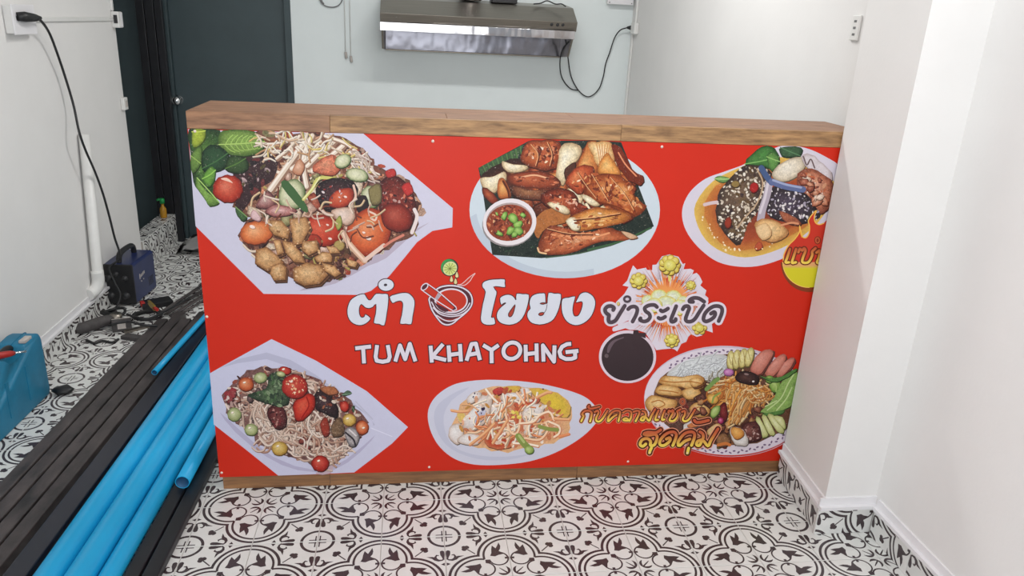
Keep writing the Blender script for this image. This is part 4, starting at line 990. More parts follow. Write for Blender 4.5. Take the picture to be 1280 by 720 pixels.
d.specks([(470, 330), (700, 280), (1000, 330), (960, 540), (760, 590), (520, 480)], 170, 18, [(70, 36, 30), (140, 84, 50), (170, 110, 70), (90, 50, 36), (120, 40, 34), (110, 90, 50)], 0.6, 0.3)
PK = ((222, 168, 92), (176, 110, 44), (240, 204, 140))
for pts in ([(436, 240), (470, 210), (560, 216), (640, 204), (680, 230), (640, 290), (560, 270), (480, 262)], [(420, 280), (460, 256), (540, 270), (560, 310), (500, 316), (430, 304)], [(366, 350), (400, 312), (470, 326), (530, 340), (520, 380), (440, 400), (384, 392)], [(560, 290), (620, 270), (660, 300), (630, 330), (580, 330)], [(600, 380), (640, 350), (690, 356), (710, 390), (680, 430), (620, 420)], [(600, 230), (650, 220), (670, 250), (620, 270)]):
    d.blob([(x + 5, y + 8) for x, y in pts], (150, 84, 36), (130, 70, 34), smooth=2); d.blob(pts, *PK, smooth=3, tex=0.15)
for p in ([(450, 236), (520, 244), (600, 240), (660, 250)], [(400, 350), (440, 340), (470, 360), (440, 378), (410, 372)], [(440, 286), (500, 292), (540, 300)], [(620, 392), (650, 376), (684, 392), (660, 412)]): d.stroke(p, 6, (180, 112, 48))
d.blob([(620, 330), (680, 290), (760, 270), (720, 330), (740, 400), (660, 350)], (90, 46, 34), (70, 36, 28), tex=0.3)
d.facets([(620, 300), (780, 260), (1000, 340), (940, 520), (760, 560), (640, 460)], 40, 26, [((120, 60, 40), (70, 34, 28), (176, 110, 80)), ((170, 110, 60), (110, 60, 36), (216, 166, 110)), ((90, 44, 36), (56, 28, 26), (140, 80, 64))])
SH = [(226, 178, 116), (206, 140, 74), (238, 206, 156), (190, 110, 50), (230, 160, 80)]
sh = [(690, 300), (760, 220), (850, 210), (960, 250), (1030, 290), (1000, 340), (920, 360), (880, 440), (830, 460), (800, 390), (720, 350)]
d.blob(sh, (176, 112, 58), (130, 72, 40), (206, 150, 90), tex=0.3); d.strands(sh, 150, 100, 8, SH, -40, 50, 0.2); d.strands([(820, 330), (940, 330), (900, 430), (840, 460)], 36, 110, 9, SH, 110, 26, 0.15); d.strands([(900, 260), (1030, 270), (1010, 340), (920, 330)], 30, 70, 7, SH, 20, 50)
d.blob([(840, 216), (870, 186), (930, 190), (966, 220), (950, 254), (900, 250), (860, 240)], (56, 32, 30), (36, 22, 24), (90, 56, 50)); d.oval(900, 200, 14, 6, 10, (150, 120, 116), (90, 60, 60)); d.oval(936, 238, 7, 5, 0, (230, 220, 214), (160, 130, 120))
d.oval(806, 190, 27, 20, 0, (188, 104, 170), (140, 70, 120), (226, 160, 210)); d.oval(722, 330, 32, 26, 20, (222, 160, 60), (170, 104, 30), (240, 196, 110)); d.stroke([(690, 280), (730, 240), (750, 226)], 22, (120, 150, 80)); d.stroke([(720, 350), (730, 320), (760, 300)], 10, (140, 160, 80))
d.blob([(760, 370), (790, 350), (800, 420), (784, 450), (764, 430)], (110, 24, 26), (70, 16, 20), (150, 50, 50)); d.oval(764, 446, 16, 18, 0, (170, 30, 84), (110, 20, 60), (226, 130, 170)); d.blob([(710, 420), (720, 380), (758, 366), (756, 400), (730, 430)], (150, 176, 84), (100, 128, 50), (190, 206, 130))
d.oval(1050, 258, 30, 38, 0, (130, 168, 66), (84, 124, 40), (176, 200, 110)); d.oval(1022, 226, 22, 20, 0, (120, 158, 60), (80, 116, 40), (160, 190, 90)); d.stroke([(1040, 230), (1056, 260), (1056, 292)], 5, (176, 200, 120)); 
d.blob([(970, 400), (1020, 360), (1060, 300), (1090, 230), (1120, 200), (1164, 180), (1176, 260), (1150, 340), (1120, 380), (1040, 404)], (150, 184, 90), (90, 136, 50), (200, 216, 140), tex=0.2)
for p in ([(1010, 390), (1080, 330), (1120, 250), (1150, 200)], [(1060, 390), (1110, 330), (1140, 270)], [(1000, 370), (1060, 340)]): d.stroke(p, 6, (196, 214, 150))
d.blob([(970, 206), (1020, 220), (1090, 210), (1160, 170), (1160, 184), (1100, 226), (1040, 240)], (84, 136, 56), (56, 100, 40), tex=0.2); d.blob([(980, 410), (1040, 400), (1100, 390), (1080, 412), (1010, 420)], (80, 130, 54), (60, 100, 40), tex=0.2)
for pts in ([(950, 440), (970, 430), (1016, 520), (996, 534), (980, 530)], [(980, 426), (1004, 420), (1050, 510), (1036, 524), (1014, 510)], [(1010, 420), (1040, 414), (1096, 490), (1090, 510), (1060, 500)], [(1040, 420), (1090, 426), (1106, 470), (1100, 490), (1060, 450)]):
    d.blob([(x + 4, y + 5) for x, y in pts], (120, 120, 60), (110, 110, 56), smooth=1); d.blob(pts, (206, 206, 132), (170, 172, 90), (228, 228, 176), smooth=2, tex=0.08)
d.blob([(880, 470), (950, 450), (980, 530), (920, 560), (880, 520)], (96, 44, 40), (70, 32, 32), (140, 80, 70), tex=0.35); d.specks([(890, 470), (960, 470), (960, 540), (900, 540)], 16, 8, [(170, 120, 110), (70, 30, 32), (200, 160, 150)])
d.blob([(812, 500), (830, 478), (880, 494), (906, 540), (900, 576), (850, 574), (824, 546)], (226, 218, 212), (186, 170, 160), (236, 232, 230)); d.blob([(816, 490), (836, 478), (876, 492), (886, 520), (850, 544), (824, 524)], (226, 150, 60), (196, 110, 36), (240, 180, 90))
d.blob([(740, 540), (770, 510), (800, 520), (816, 560), (790, 582), (750, 580)], (150, 100, 60), (90, 50, 36), tex=0.3); d.stroke([(750, 574), (790, 566), (812, 574)], 16, (206, 120, 60)); d.blob([(550, 500), (580, 460), (640, 440), (660, 470), (620, 490)], (216, 206, 200), (170, 150, 140)); d.blob([(590, 470), (640, 452), (650, 476), (600, 484)], (214, 120, 60), (180, 90, 40)); d.blob([(690, 500), (740, 460), (770, 480), (720, 530)], (220, 180, 120), (176, 120, 60), tex=0.15)
d.blob([(490, 470), (560, 450), (560, 500), (530, 500)], (96, 60, 50), (80, 50, 44), tex=0.3)
d.build()

# ---- shop name in big Thai letters
d = Print('printed_title', 'printed white Thai word left of the mortar emblem')
WHT = (216, 218, 228); EDG = (66, 34, 40)
def letter(pts, holes=()):
    d.poly(pts, WHT, 2); d.stroke(pts, 11, EDG, 2, closed=True)
    for h in holes: d.poly(h, (178, 62, 48), 2); d.stroke(h, 10, EDG, 2, closed=True)
d.crop(430, 340, 9.6)
letter([(245, 262), (270, 300), (295, 332), (320, 332), (350, 295), (385, 258), (460, 260), (530, 268), (532, 380), (515, 500), (487, 642), (420, 626), (355, 610), (378, 500), (383, 385), (350, 420), (300, 438), (250, 425), (208, 388), (185, 430), (185, 490), (200, 535), (225, 543), (245, 530), (258, 505), (320, 552), (290, 600), (240, 632), (180, 642), (110, 620), (60, 570), (38, 500), (42, 420), (75, 340), (130, 295), (190, 268)])
letter([(545, 298), (620, 265), (700, 248), (770, 252), (820, 290), (850, 350), (845, 430), (825, 540), (810, 628), (740, 624), (670, 620), (690, 520), (705, 400), (695, 360), (670, 348), (620, 360), (580, 375)])
letter(ovalpts(505, 155, 97, 76, 20)); d.flat_oval(498, 155, 21, 16, -10, (60, 50, 60))
d.build()
d = Print('printed_title', 'printed white Thai word right of the mortar emblem')
d.crop(595, 340, 9.6)
letter([(345, 85), (348, 135), (350, 185), (280, 178), (210, 178), (250, 235), (240, 300), (215, 400), (185, 545), (215, 540), (235, 615), (200, 635), (130, 638), (75, 615), (55, 570), (60, 500), (80, 380), (112, 240), (80, 190), (72, 150), (95, 115), (160, 92), (250, 84)])
letter([(285, 315), (330, 280), (390, 268), (440, 285), (470, 320), (479, 335), (485, 258), (560, 262), (635, 270), (630, 360), (600, 470), (555, 560), (490, 615), (400, 638), (310, 620), (260, 580), (245, 520), (265, 460), (310, 410), (360, 370), (330, 378), (300, 395)], [[(470, 390), (430, 440), (390, 500), (395, 535), (420, 535), (445, 500), (462, 440)]])
d.crop(665, 340, 9.6)
letter([(160, 262), (166, 366), (182, 372), (195, 250), (270, 256), (350, 265), (340, 380), (310, 480), (260, 570), (190, 615), (90, 635), (0, 615), (-42, 575), (-62, 520), (-50, 470), (-22, 438), (-32, 390), (-28, 335), (0, 285), (60, 258), (120, 252)], [[(95, 378), (130, 368), (172, 374), (130, 388)], [(78, 510), (100, 488), (146, 488), (130, 516), (100, 524)]])
d.stroke([(150, 486), (170, 450), (182, 390)], 7, EDG)
letter([(365, 320), (440, 304), (520, 290), (500, 380), (490, 460), (505, 520), (530, 528), (560, 515), (590, 450), (605, 380), (590, 355), (525, 368), (550, 310), (575, 265), (620, 242), (670, 245), (730, 285), (762, 350), (755, 430), (720, 520), (660, 590), (590, 630), (520, 642), (450, 620), (395, 570), (360, 490), (352, 400)])
d.build()

# ---- Latin shop name
d = Print('printed_subtitle', 'printed white hand-drawn lettering TUM KHAYOHNG')
LW = (224, 216, 226)
glyphs = [((440, 420), [[(52, 197), (305, 168)], [(178, 195), (193, 438)], [(402, 145), (378, 330), (395, 395), (490, 412), (580, 395), (605, 330), (572, 145)], [(692, 408), (768, 150), (850, 370), (925, 125), (1015, 405)]]),
          ((530, 420), [[(105, 155), (125, 425)], [(305, 130), (140, 320)], [(150, 335), (355, 385)], [(392, 150), (410, 412)], [(575, 128), (592, 408)], [(420, 300), (570, 280)], [(680, 395), (760, 130), (830, 120), (895, 385)], [(720, 300), (850, 275)], [(945, 145), (1080, 225), (1195, 145)], [(1080, 220), (1083, 435)]]),
          ((630, 420), [[(345, 140), (352, 408)], [(520, 120), (525, 405)], [(355, 290), (520, 270)], [(632, 410), (622, 150), (800, 410), (808, 150)], [(1075, 125), (1010, 130), (930, 170), (887, 250), (910, 330), (990, 368), (1080, 365), (1140, 345), (1135, 245)], [(985, 258), (1190, 238)]])]
for w, c in ((98, (70, 28, 34)), (62, LW)):
    for (ox, oy), L in glyphs:
        d.crop(ox, oy, 12.8)
        for s_ in L:
            e = 0 if w == 62 else 16
            s2 = list(s_)
            if e:
                for i0, i1 in ((0, 1), (-1, -2)):
                    dx, dy = s2[i0][0] - s2[i1][0], s2[i0][1] - s2[i1][1]; q = math.hypot(dx, dy)
                    s2[i0] = (s2[i0][0] + dx / q * e, s2[i0][1] + dy / q * e)
            d.sharp(s2, w, c)
    d.crop(630, 420, 12.8)
    d.stroke(ovalpts(126, 235, 140, 126, 20, -35), w, c, 2, closed=True)
d.build()

# ---- mortar and pestle emblem with lime and chilli
d = Print('printed_emblem', 'printed mortar and pestle drawing with a lime slice and chilli').crop(515, 315, 7.2)
DK = (84, 40, 50); LN = (224, 214, 224); RD = (196, 52, 32)
bowl = [(160, 410), (158, 450), (180, 520), (225, 590), (270, 640), (320, 656), (370, 640), (410, 606), (480, 550), (530, 490), (542, 430), (520, 370), (460, 325), (380, 304), (300, 306), (230, 330)]
d.stroke(bowl, 26, DK, 3, closed=True); d.poly(bowl, DK, 3)
d.poly([(200, 560), (280, 600), (380, 600), (470, 556), (410, 604), (330, 622), (260, 612)], (150, 50, 44), 3)
d.stroke(bowl, 13, LN, 3, closed=True)
for p in ([(190, 500), (250, 556), (340, 580), (440, 566), (510, 520)], [(222, 570), (290, 612), (350, 622), (410, 600)], [(176, 450), (220, 520), (300, 556), (400, 560), (480, 520), (520, 460)]): d.stroke(p, 10, LN)
d.poly(ovalpts(352, 438, 150, 112, 36), LN); d.poly(ovalpts(354, 438, 136, 98, 36), RD); d.poly([(200, 450), (230, 470), (330, 520), (300, 540), (240, 510)], DK, 2)
pes = [(140, 286), (230, 350), (395, 494), (402, 516), (370, 530), (320, 500), (210, 430), (86, 340)]
d.poly(pes, DK); d.poly([(138, 296), (226, 358), (380, 498), (360, 520), (214, 424), (96, 334)], RD); d.stroke(pes, 9, LN, 0, closed=True)
d.flat_oval(113, 313, 42, 26, -45, LN); d.flat_oval(113, 313, 32, 17, -45, DK); d.poly([(236, 366), (262, 390), (226, 436), (204, 420)], (206, 196, 206)); 
for k in range(3): d.stroke([(240 + k * 7, 372 + k * 6), (212 + k * 6, 418 + k * 6)], 3, DK, 0)
d.flat_oval(338, 140, 80, 80, 0, (52, 40, 40)); d.flat_oval(332, 136, 72, 72, 0, (64, 150, 80)); d.flat_oval(342, 148, 70, 64, -45, (70, 60, 50)); d.flat_oval(342, 148, 66, 60, -45, (216, 222, 160)); d.flat_oval(342, 150, 56, 52, -45, (206, 216, 130))
for k in range(11):
    a = 2 * PI * k / 11; d.stroke([(342, 150), (342 + 58 * math.cos(a), 150 + 54 * math.sin(a))], 4, (110, 120, 50), 0)
for x, y in ((404, 208), (355, 246), (392, 266)):
    d.poly([(x, y - 38), (x + 20, y + 10), (x, y + 30), (x - 20, y + 10)], (60, 40, 30), 3); d.poly([(x, y - 30), (x + 14, y + 9), (x, y + 23), (x - 14, y + 9)], (226, 206, 150), 3)
d.poly([(412, 294), (450, 290), (520, 226), (545, 222), (520, 260), (470, 300)], (200, 60, 40), 2); d.stroke([(410, 294), (450, 286), (520, 224), (566, 192)], 7, (232, 190, 190)); d.stroke([(412, 296), (470, 300), (520, 262), (544, 224), (568, 194)], 7, (232, 190, 190))
d.build()

# ---- bursting bomb
d = Print('printed_explosion', 'printed comic explosion with yellow puffs').crop(770, 315, 5.76)
star = [(122, 95), (150, 126), (215, 112), (222, 128), (260, 130), (262, 92), (290, 90), (330, 30), (385, 16), (450, 34), (480, 86), (498, 80), (486, 124), (536, 120), (560, 132), (548, 160), (580, 150), (600, 170), (622, 214), (606, 240), (650, 276), (640, 310), (664, 330), (660, 390), (690, 520), (696, 580), (640, 560), (620, 600), (580, 610), (540, 590), (520, 610), (505, 646), (470, 660), (440, 716), (420, 700), (400, 694), (330, 700), (290, 706), (250, 640), (210, 580), (150, 560), (100, 560), (20, 530), (-30, 470), (0, 360), (60, 300), (90, 250), (46, 240), (80, 206), (100, 150)]
d.poly(star, (222, 212, 222), 0)
rr = random.Random(11)
for k in range(150):
    a = 2 * PI * k / 150 + rr.uniform(-0.02, 0.02); R0 = rr.uniform(80, 130); R1 = rr.uniform(240, 330) * (1.0 if abs(math.cos(a)) < 0.8 else 0.75)
    x, y = 368, 372
    c = rr.choice([(226, 132, 70), (236, 150, 84), (206, 84, 50), (150, 50, 44), (232, 140, 76), (110, 70, 80)])
    w = 0.05 if c[0] > 200 else 0.022
    d.poly([(x + R0 * math.cos(a - w), y + R0 * math.sin(a - w)), (x + R1 * math.cos(a), y + R1 * math.sin(a)), (x + R0 * math.cos(a + w), y + R0 * math.sin(a + w))], c)
d.blob(ovalpts(368, 365, 150, 165, 30), (236, 150, 84), (236, 160, 100), (240, 170, 90), smooth=0, tex=0)
for k in range(70):
    a = 2 * PI * k / 70 + rr.uniform(-0.03, 0.03); R0 = rr.uniform(120, 160); R1 = rr.uniform(190, 240)
    d.poly([(368 + R1 * math.cos(a - .03), 366 + R1 * 0.85 * math.sin(a - .03)), (368 + R0 * math.cos(a), 366 + R0 * 0.85 * math.sin(a)), (368 + R1 * math.cos(a + .03), 366 + R1 * 0.85 * math.sin(a + .03))], rr.choice([(226, 120, 60), (200, 70, 44), (232, 214, 216), (222, 212, 222), (240, 150, 80)]))
YL = ((222, 210, 90), (206, 170, 50), (236, 230, 170))
for cx, cy, r in ((230, 350, 50), (310, 320, 62), (410, 330, 66), (480, 350, 44), (360, 380, 80), (270, 380, 60), (460, 390, 60)): d.oval(cx, cy, r, r * 0.85, 0, (216, 222, 170), (222, 200, 70), (224, 226, 210))
def puff(cx, cy, R, n, col=((222, 196, 66), (170, 120, 40), (238, 224, 130))):
    for k in range(n):
        a = 2 * PI * k / n; d.oval(cx + R * 0.72 * math.cos(a), cy + R * 0.66 * math.sin(a), R * 0.40, R * 0.38, 0, *col, n=10)
    d.oval(cx, cy, R * 0.62, R * 0.58, 0, (220, 206, 80), (206, 180, 60), (236, 228, 140), n=12)
d.poly([(366, 120), (402, 120), (392, 210), (376, 210)], (224, 206, 110)); puff(384, 92, 72, 9); puff(160, 205, 58, 8); puff(536, 238, 34, 8); puff(600, 545, 50, 6); puff(400, 636, 50, 8)
d.oval(16, 372, 12, 14, 0, (226, 196, 110), (170, 120, 40)); d.oval(455, 440, 20, 14, 0, *YL); d.oval(556, 410, 12, 34, 20, (206, 120, 90), (222, 180, 160)); d.stroke([(40, 520), (100, 490)], 8, (200, 60, 44), 0); d.stroke([(-6, 540), (80, 516)], 5, (120, 110, 130), 0)
# bomb
d.crop(740, 405, 9)
d.poly([(230, 50), (250, 30), (400, -30), (440, -10), (420, 30), (260, 80), (232, 74)], (222, 212, 222), 2)
d.poly(ovalpts(398, 366, 322, 298, 48), (224, 206, 216)); d.poly([(460, 110), (466, 70), (516, 66), (526, 96), (606, 100), (600, 160)], (62, 46, 50)); d.poly(ovalpts(398, 370, 292, 268, 48), lambda x, y: (66 - y * 0.02, 50 - y * 0.015, 54 - y * 0.015)); 
d.stroke([(180, 310), (200, 250), (250, 190), (350, 150)], lambda t: 14 + 26 * math.sin(PI * min(1, t + 0.15)), (106, 88, 96)); d.oval(163, 356, 23, 23, 0, (108, 88, 92), (96, 76, 82))
d.build()

# ---- slogans
def slogan(pr, strokes, layers):
    for w, c in layers:
        for s_ in strokes:
            if s_[0] == 'o': pr.stroke(ovalpts(*s_[1], 12), w * s_[2], c, 2, closed=True)
            else: pr.stroke(s_, w, c, 4)
d = Print('printed_slogan', 'printed dark Thai word with white outline over the explosion').crop(745, 360, 12)
w1 = [[(255, 325), (266, 292), (222, 266), (165, 276), (132, 320), (150, 370), (192, 402), (184, 450), (192, 500), (235, 508), (292, 478), (345, 395), (428, 262)], ['o', (465, 162, 46, 40), 0.6], [(478, 312), (520, 280), (580, 275), (615, 312), (600, 390), (545, 498)], [(910, 280), (870, 250), (790, 255), (728, 292), (740, 342), (790, 380), (806, 430), (770, 480), (710, 496), (655, 472), (664, 448)], [(965, 328), (990, 345), (1040, 326), (1075, 302)], [(932, 442), (960, 456), (1000, 446), (1032, 426)]]
slogan(d, w1, ((128, (228, 216, 226)), (58, (82, 68, 76))))
d.crop(820, 355, 11.074)
w2 = [[(275, 302), (240, 390), (203, 490), (222, 518), (262, 502), (268, 480)], [(365, 345), (390, 308), (436, 302), (455, 334), (430, 400), (405, 480), (430, 514), (490, 510), (540, 470), (590, 390), (655, 292)], [(508, 242), (458, 238), (470, 208), (520, 188), (590, 195), (662, 240)], [(755, 405), (800, 382), (814, 412), (790, 460), (730, 500), (680, 512), (652, 480), (670, 410), (720, 350), (790, 306), (860, 302), (906, 332), (905, 400), (862, 508)]]
slogan(d, w2, ((118, (228, 216, 226)), (54, (82, 68, 76))))
d.build()
def grad(y0, y1):
    def f(x, y):
        t = max(0, min(1, (y - y0) / (y1 - y0)))
        a, b = (196, 92, 58), (246, 218, 92)
        return tuple(p + (q - p) * t for p, q in zip(a, b))
    return f
d = Print('printed_slogan', 'printed orange and yellow Thai slogan across the platter picture').crop(720, 495, 16)
w3 = [[(105, 505), (150, 400), (122, 365), (170, 305), (250, 292), (312, 330), (305, 420), (280, 510)], [(262, 196), (246, 226), (290, 252), (360, 244), (470, 212)], [(375, 320), (430, 292), (450, 335), (402, 440), (412, 500), (470, 508), (540, 440), (632, 290)], [(640, 500), (650, 420), (720, 330), (800, 292), (870, 304), (880, 360), (848, 500)], [(652, 502), (740, 420), (812, 372)], [(940, 330), (1010, 292), (1092, 304), (1104, 380), (1076, 470), (1000, 490), (940, 470), (1000, 440), (1070, 492)], [(1150, 312), (1220, 290), (1268, 312), (1240, 400), (1190, 500)]]
d3b = [[(182, 262), (230, 282), (240, 350), (182, 372), (152, 418), (200, 430), (240, 372), (300, 438), (342, 350), (410, 232)], [(470, 252), (432, 340), (412, 418), (460, 420)], [(580, 252), (544, 340), (532, 420), (575, 412)], [(640, 288), (652, 246), (690, 268), (714, 240), (728, 280), (676, 376), (664, 426), (736, 430), (800, 355), (806, 288), (796, 262), (852, 228)], ['o', (898, 97, 36, 46), 0.5], [(882, 272), (930, 254), (932, 320), (894, 400), (930, 438), (1000, 410), (1060, 320), (1112, 232)]]
w4 = [[(192, 388), (150, 420), (112, 395), (140, 332), (210, 312), (258, 352), (256, 408), (312, 398), (350, 302), (322, 254), (232, 266), (164, 250), (222, 226), (330, 230), (398, 192)], [(272, 440), (252, 480), (244, 512)], [(472, 312), (520, 294), (520, 340), (442, 400), (384, 388), (392, 322), (470, 240), (560, 212), (610, 242), (600, 310), (562, 402)], [(640, 400), (642, 340), (720, 242), (808, 212), (862, 234), (860, 300), (822, 400)], [(660, 402), (730, 342), (800, 312)], [(782, 440), (766, 508)], [(862, 52), (890, 80), (960, 76), (1058, 52)], [(940, 212), (980, 242), (980, 310), (912, 340), (892, 388), (932, 400), (980, 332), (1052, 408), (1092, 330), (1190, 172)]]
for w, c in ((2.5, (240, 156, 122)), (2.0, (78, 30, 16)), (1.0, None)):
    d.crop(720, 495, 16); slogan(d, w3, ((40 * w, c or grad(300, 500)),))
    d.crop(790, 495, 14.22); slogan(d, d3b, ((36 * w, c or grad(260, 430)),))
    d.crop(790, 520, 11.13); slogan(d, w4, ((40 * w, c or grad(230, 410)),))
for x, y in ((246, 510), (764, 506)): d.oval(x, y, 13, 15, 0, (244, 214, 170), (220, 140, 80))
d.build()
d = Print('printed_slogan', 'printed orange Thai word over the yellow bowl beside the pillar').crop(965, 255, 6.2625)
w5 = [[(140, 352), (118, 420), (106, 456), (132, 456)], [(188, 352), (166, 420), (156, 460), (186, 456)], [(206, 376), (218, 350), (236, 364), (250, 346), (262, 366), (242, 418), (238, 455), (284, 455), (314, 402), (314, 372), (340, 346)], ['o', (356, 284, 14, 20), 0.6], [(348, 380), (376, 362), (366, 420), (352, 458), (390, 458), (430, 400), (452, 350)]]
for w, c in ((2.0, (110, 46, 28)), (1.0, None)):
    slogan(d, w5, ((19 * w, c or grad(350, 460)),))
d.build()

# ================================================================== BACK WALL: HOOD, CABLES, BOXES
YW = Y_BACK
hood = thing('range_hood', 'stainless steel range hood mounted on the pale back wall', 'range hood', (0.93, YW, 1.37))
def hpart(name, bm, m, smooth=False):
    bmesh.ops.translate(bm, verts=bm.verts, vec=(-0.93, -YW, -1.37)); return obj(name, bm, m, hood, smooth)
HX0, HX1, HY = 0.300, 1.562, 2.85
hpart('canopy', prism([(HY + 0.022, 1.545), (HY - 0.006, 1.603), (HY + 0.17, 1.692), (YW, 1.715), (YW, 1.545)], HX0, HX1, 'x', bev=0.003), 'steel')
hpart('front_strip', prism([(HY + 0.0, 1.498), (HY - 0.001, 1.549), (HY + 0.012, 1.549), (HY + 0.014, 1.498)], HX0 - 0.001, HX1 - 0.012, 'x', bev=0.0015), 'steel_bright')
hpart('underside', bx((HX0 + 0.012, HY + 0.024, 1.512), (HX1 - 0.014, YW - 0.001, 1.544)), 'steel_dull')
hpart('back_splash', bx((HX0 + 0.02, YW - 0.022, 1.372), (HX1 - 0.02, YW - 0.002, 1.511), 0.002), 'steel_dull')
for xa in (HX0 + 0.006, HX1 - 0.026):
    hpart('side_panel', prism([(HY + 0.02, 1.511), (YW - 0.001, 1.511), (YW - 0.001, 1.368), (HY + 0.14, 1.383)], xa, xa + 0.013, 'x', bev=0.0015), 'steel')
hpart('bottom_rail', bx((HX0 + 0.02, YW - 0.045, 1.364), (HX1 - 0.02, YW - 0.024, 1.374), 0.002), 'steel')
for u in (689.5, 697, 703.5):
    p = at(u, 30.5 if u < 695 else 31, 1, HY + 0.006)
    bm = lathe([(0.0, 0.008), (0.009, 0.008), (0.011, 0.0)], 14)
    bmesh.ops.rotate(bm, verts=bm.verts, matrix=Matrix.Rotation(PI / 2, 3, 'X')); bmesh.ops.translate(bm, verts=bm.verts, vec=p)
    hpart('button', bm, 'outlet_dark')
bm = bmesh.new()
for k, (u, w) in enumerate(((495.5, 0.006), (499.5, 0.002), (502, 0.006), (504.5, 0.006), (507, 0.002))):
    p = at(u, 20.5, 1, HY)
    add_box(bm, (p.x - w / 2, HY + 0.004, p.z - 0.004), (p.x + w / 2, HY + 0.012, p.z + 0.002))
hpart('brand_mark', bm, 'white_plastic')
bm = bmesh.new()
for k in range(14):
    add_lathe(bm, [(0.0, 0.0), (0.07, 0.0), (0.078, 0.01), (0.07, 0.02), (0.0, 0.02)], 24, origin=(0.88, 3.10, 1.705 + k * 0.02))
hpart('foil_duct', bm, 'steel_bright')
hpart('motor_box', bx((1.02, 3.05, 1.70), (1.19, 3.2, 1.76), 0.006), 'black_plastic')
cordp = [at(u, v, 1, y) for u, v, y in ((712, 52, 2.95), (704, 60, 3.12), (700, 76, 3.22), (702, 96, 3.26), (712, 110, 3.265), (722, 113, 3.265))]
cord2 = [at(u, v, 1, y) for u, v, y in ((707, 50, 3.0), (710, 72, 3.24), (714, 96, 3.26), (724, 114, 3.265), (736, 121, 3.265), (748, 112, 3.265), (754, 96, 3.26), (757, 80, 3.262), (762, 66, 3.26), (768, 48, 3.255), (775, 38, 3.24), (784, 34.5, 3.22))]
hpart('power_cord', tube(catmull(cordp, 6), 0.0042, 8), 'cable'); hpart('power_cord', tube(catmull(cord2, 6), 0.0042, 8), 'cable')
pe = at(784, 34.5, 1, 3.22)
bm = bmesh.new(); add_tube(bm, [pe, pe + Vector((0.025, 0.0, 0.0)), pe + Vector((0.055, 0, 0))], [0.008, 0.016, 0.015], 10)
hpart('plug', bm, 'black_plastic')
cordp = [at(u, v, 1, y) for u, v, y in ((667, 5, 3.0), (676, 4, 3.02), (684, 1, 3.02), (694, 5, 2.98), (702, 5, 2.96), (707, 8, 2.92))]
hpart('top_wire', tube(catmull(cordp, 6), 0.004, 8), 'cable')

# wall socket and conduit in the corner (on the right wall)
sk = thing('corner_socket', 'white surface socket in the corner right of the range hood', 'socket', (X_RIGHT, 3.14, 1.55))
def lp(name, bm, m, par, smooth=False):
    bmesh.ops.translate(bm, verts=bm.verts, vec=-par.location); return obj(name, bm, m, par, smooth)
lp('socket_box', bx((X_RIGHT - 0.032, 3.095, 1.548), (X_RIGHT - 0.001, 3.185, 1.622), 0.004), 'white_plastic', sk)
lp('conduit', bx((X_RIGHT - 0.014, 3.15, 1.6225), (X_RIGHT - 0.001, 3.172, 2.2), 0.002), 'white_plastic', sk)
lp('conduit', bx((X_RIGHT - 0.014, 3.20, 0.3), (X_RIGHT - 0.001, 3.226, 1.5475), 0.002), 'white_plastic', sk)
bxo = thing('breaker_box', 'white breaker box high on the back wall beside the corner', 'electrical box', (1.93, YW, 1.738))
lp('box_body', bx((1.845, YW - 0.05, 1.738), (2.025, YW - 0.001, 1.86), 0.004), 'white_plastic', bxo)
lp('box_cover', bx((1.843, YW - 0.058, 1.736), (2.027, YW - 0.0505, 1.862), 0.002), 'trim_white', bxo)
for x in (1.856, 2.014):
    bm = bx((x - 0.003, YW - 0.060, 1.744), (x + 0.003, YW - 0.0575, 1.75)); lp('cover_screw', bm, 'outlet_dark', bxo)
# outlet on the right wall near the pillar
p = at(1071, 35, 0, X_RIGHT)
so = thing('wall_outlet', 'slim white wall outlet on the right wall above the counter end', 'outlet', (X_RIGHT, p.y, p.z - 0.06))
lp('outlet_plate', bx((X_RIGHT - 0.009, p.y - 0.026, p.z - 0.042), (X_RIGHT - 0.0005, p.y + 0.026, p.z + 0.042), 0.003), 'white_plastic', so)
for dz in (-0.022, 0.0, 0.022): lp('outlet_slot', bx((X_RIGHT - 0.0098, p.y - 0.008, p.z + dz - 0.004), (X_RIGHT - 0.0088, p.y + 0.008, p.z + dz + 0.004)), 'cable_grey', so)
# coil of grey cable and pull cords on the back wall
coil = [at(u, v, 1, YW - 0.012) for u, v in ((398, -14), (400, 0), (406, 7), (416, 9), (424, 6), (428, -2), (425, -12), (414, -16), (404, -10), (402, 0), (405, 5))]
tag(obj('hanging_cable', tube(catmull(coil, 6), 0.0035, 8), 'cable_grey'), 'loop of thin grey cable hanging on the back wall by the door', 'cable')
for (u, v, lab) in ((433, 65, 'white pull cord with a grip, the shorter of two on the back wall'), (439.5, 70, 'white pull cord with a grip, the longer of two on the back wall')):
    b = at(u, v + 8, 1, YW - 0.012); t = at(u - 1, v, 1, YW - 0.012)
    pc = thing('pull_cord', lab, 'cord', b)
    pc['group'] = 'pull cords on the back wall'
    lp('grip', tube([b, t], 0.009, 8), 'card', pc)
    lp('string', tube([t, Vector((t.x, t.y, 2.3))], 0.0025, 6), 'white_plastic', pc)

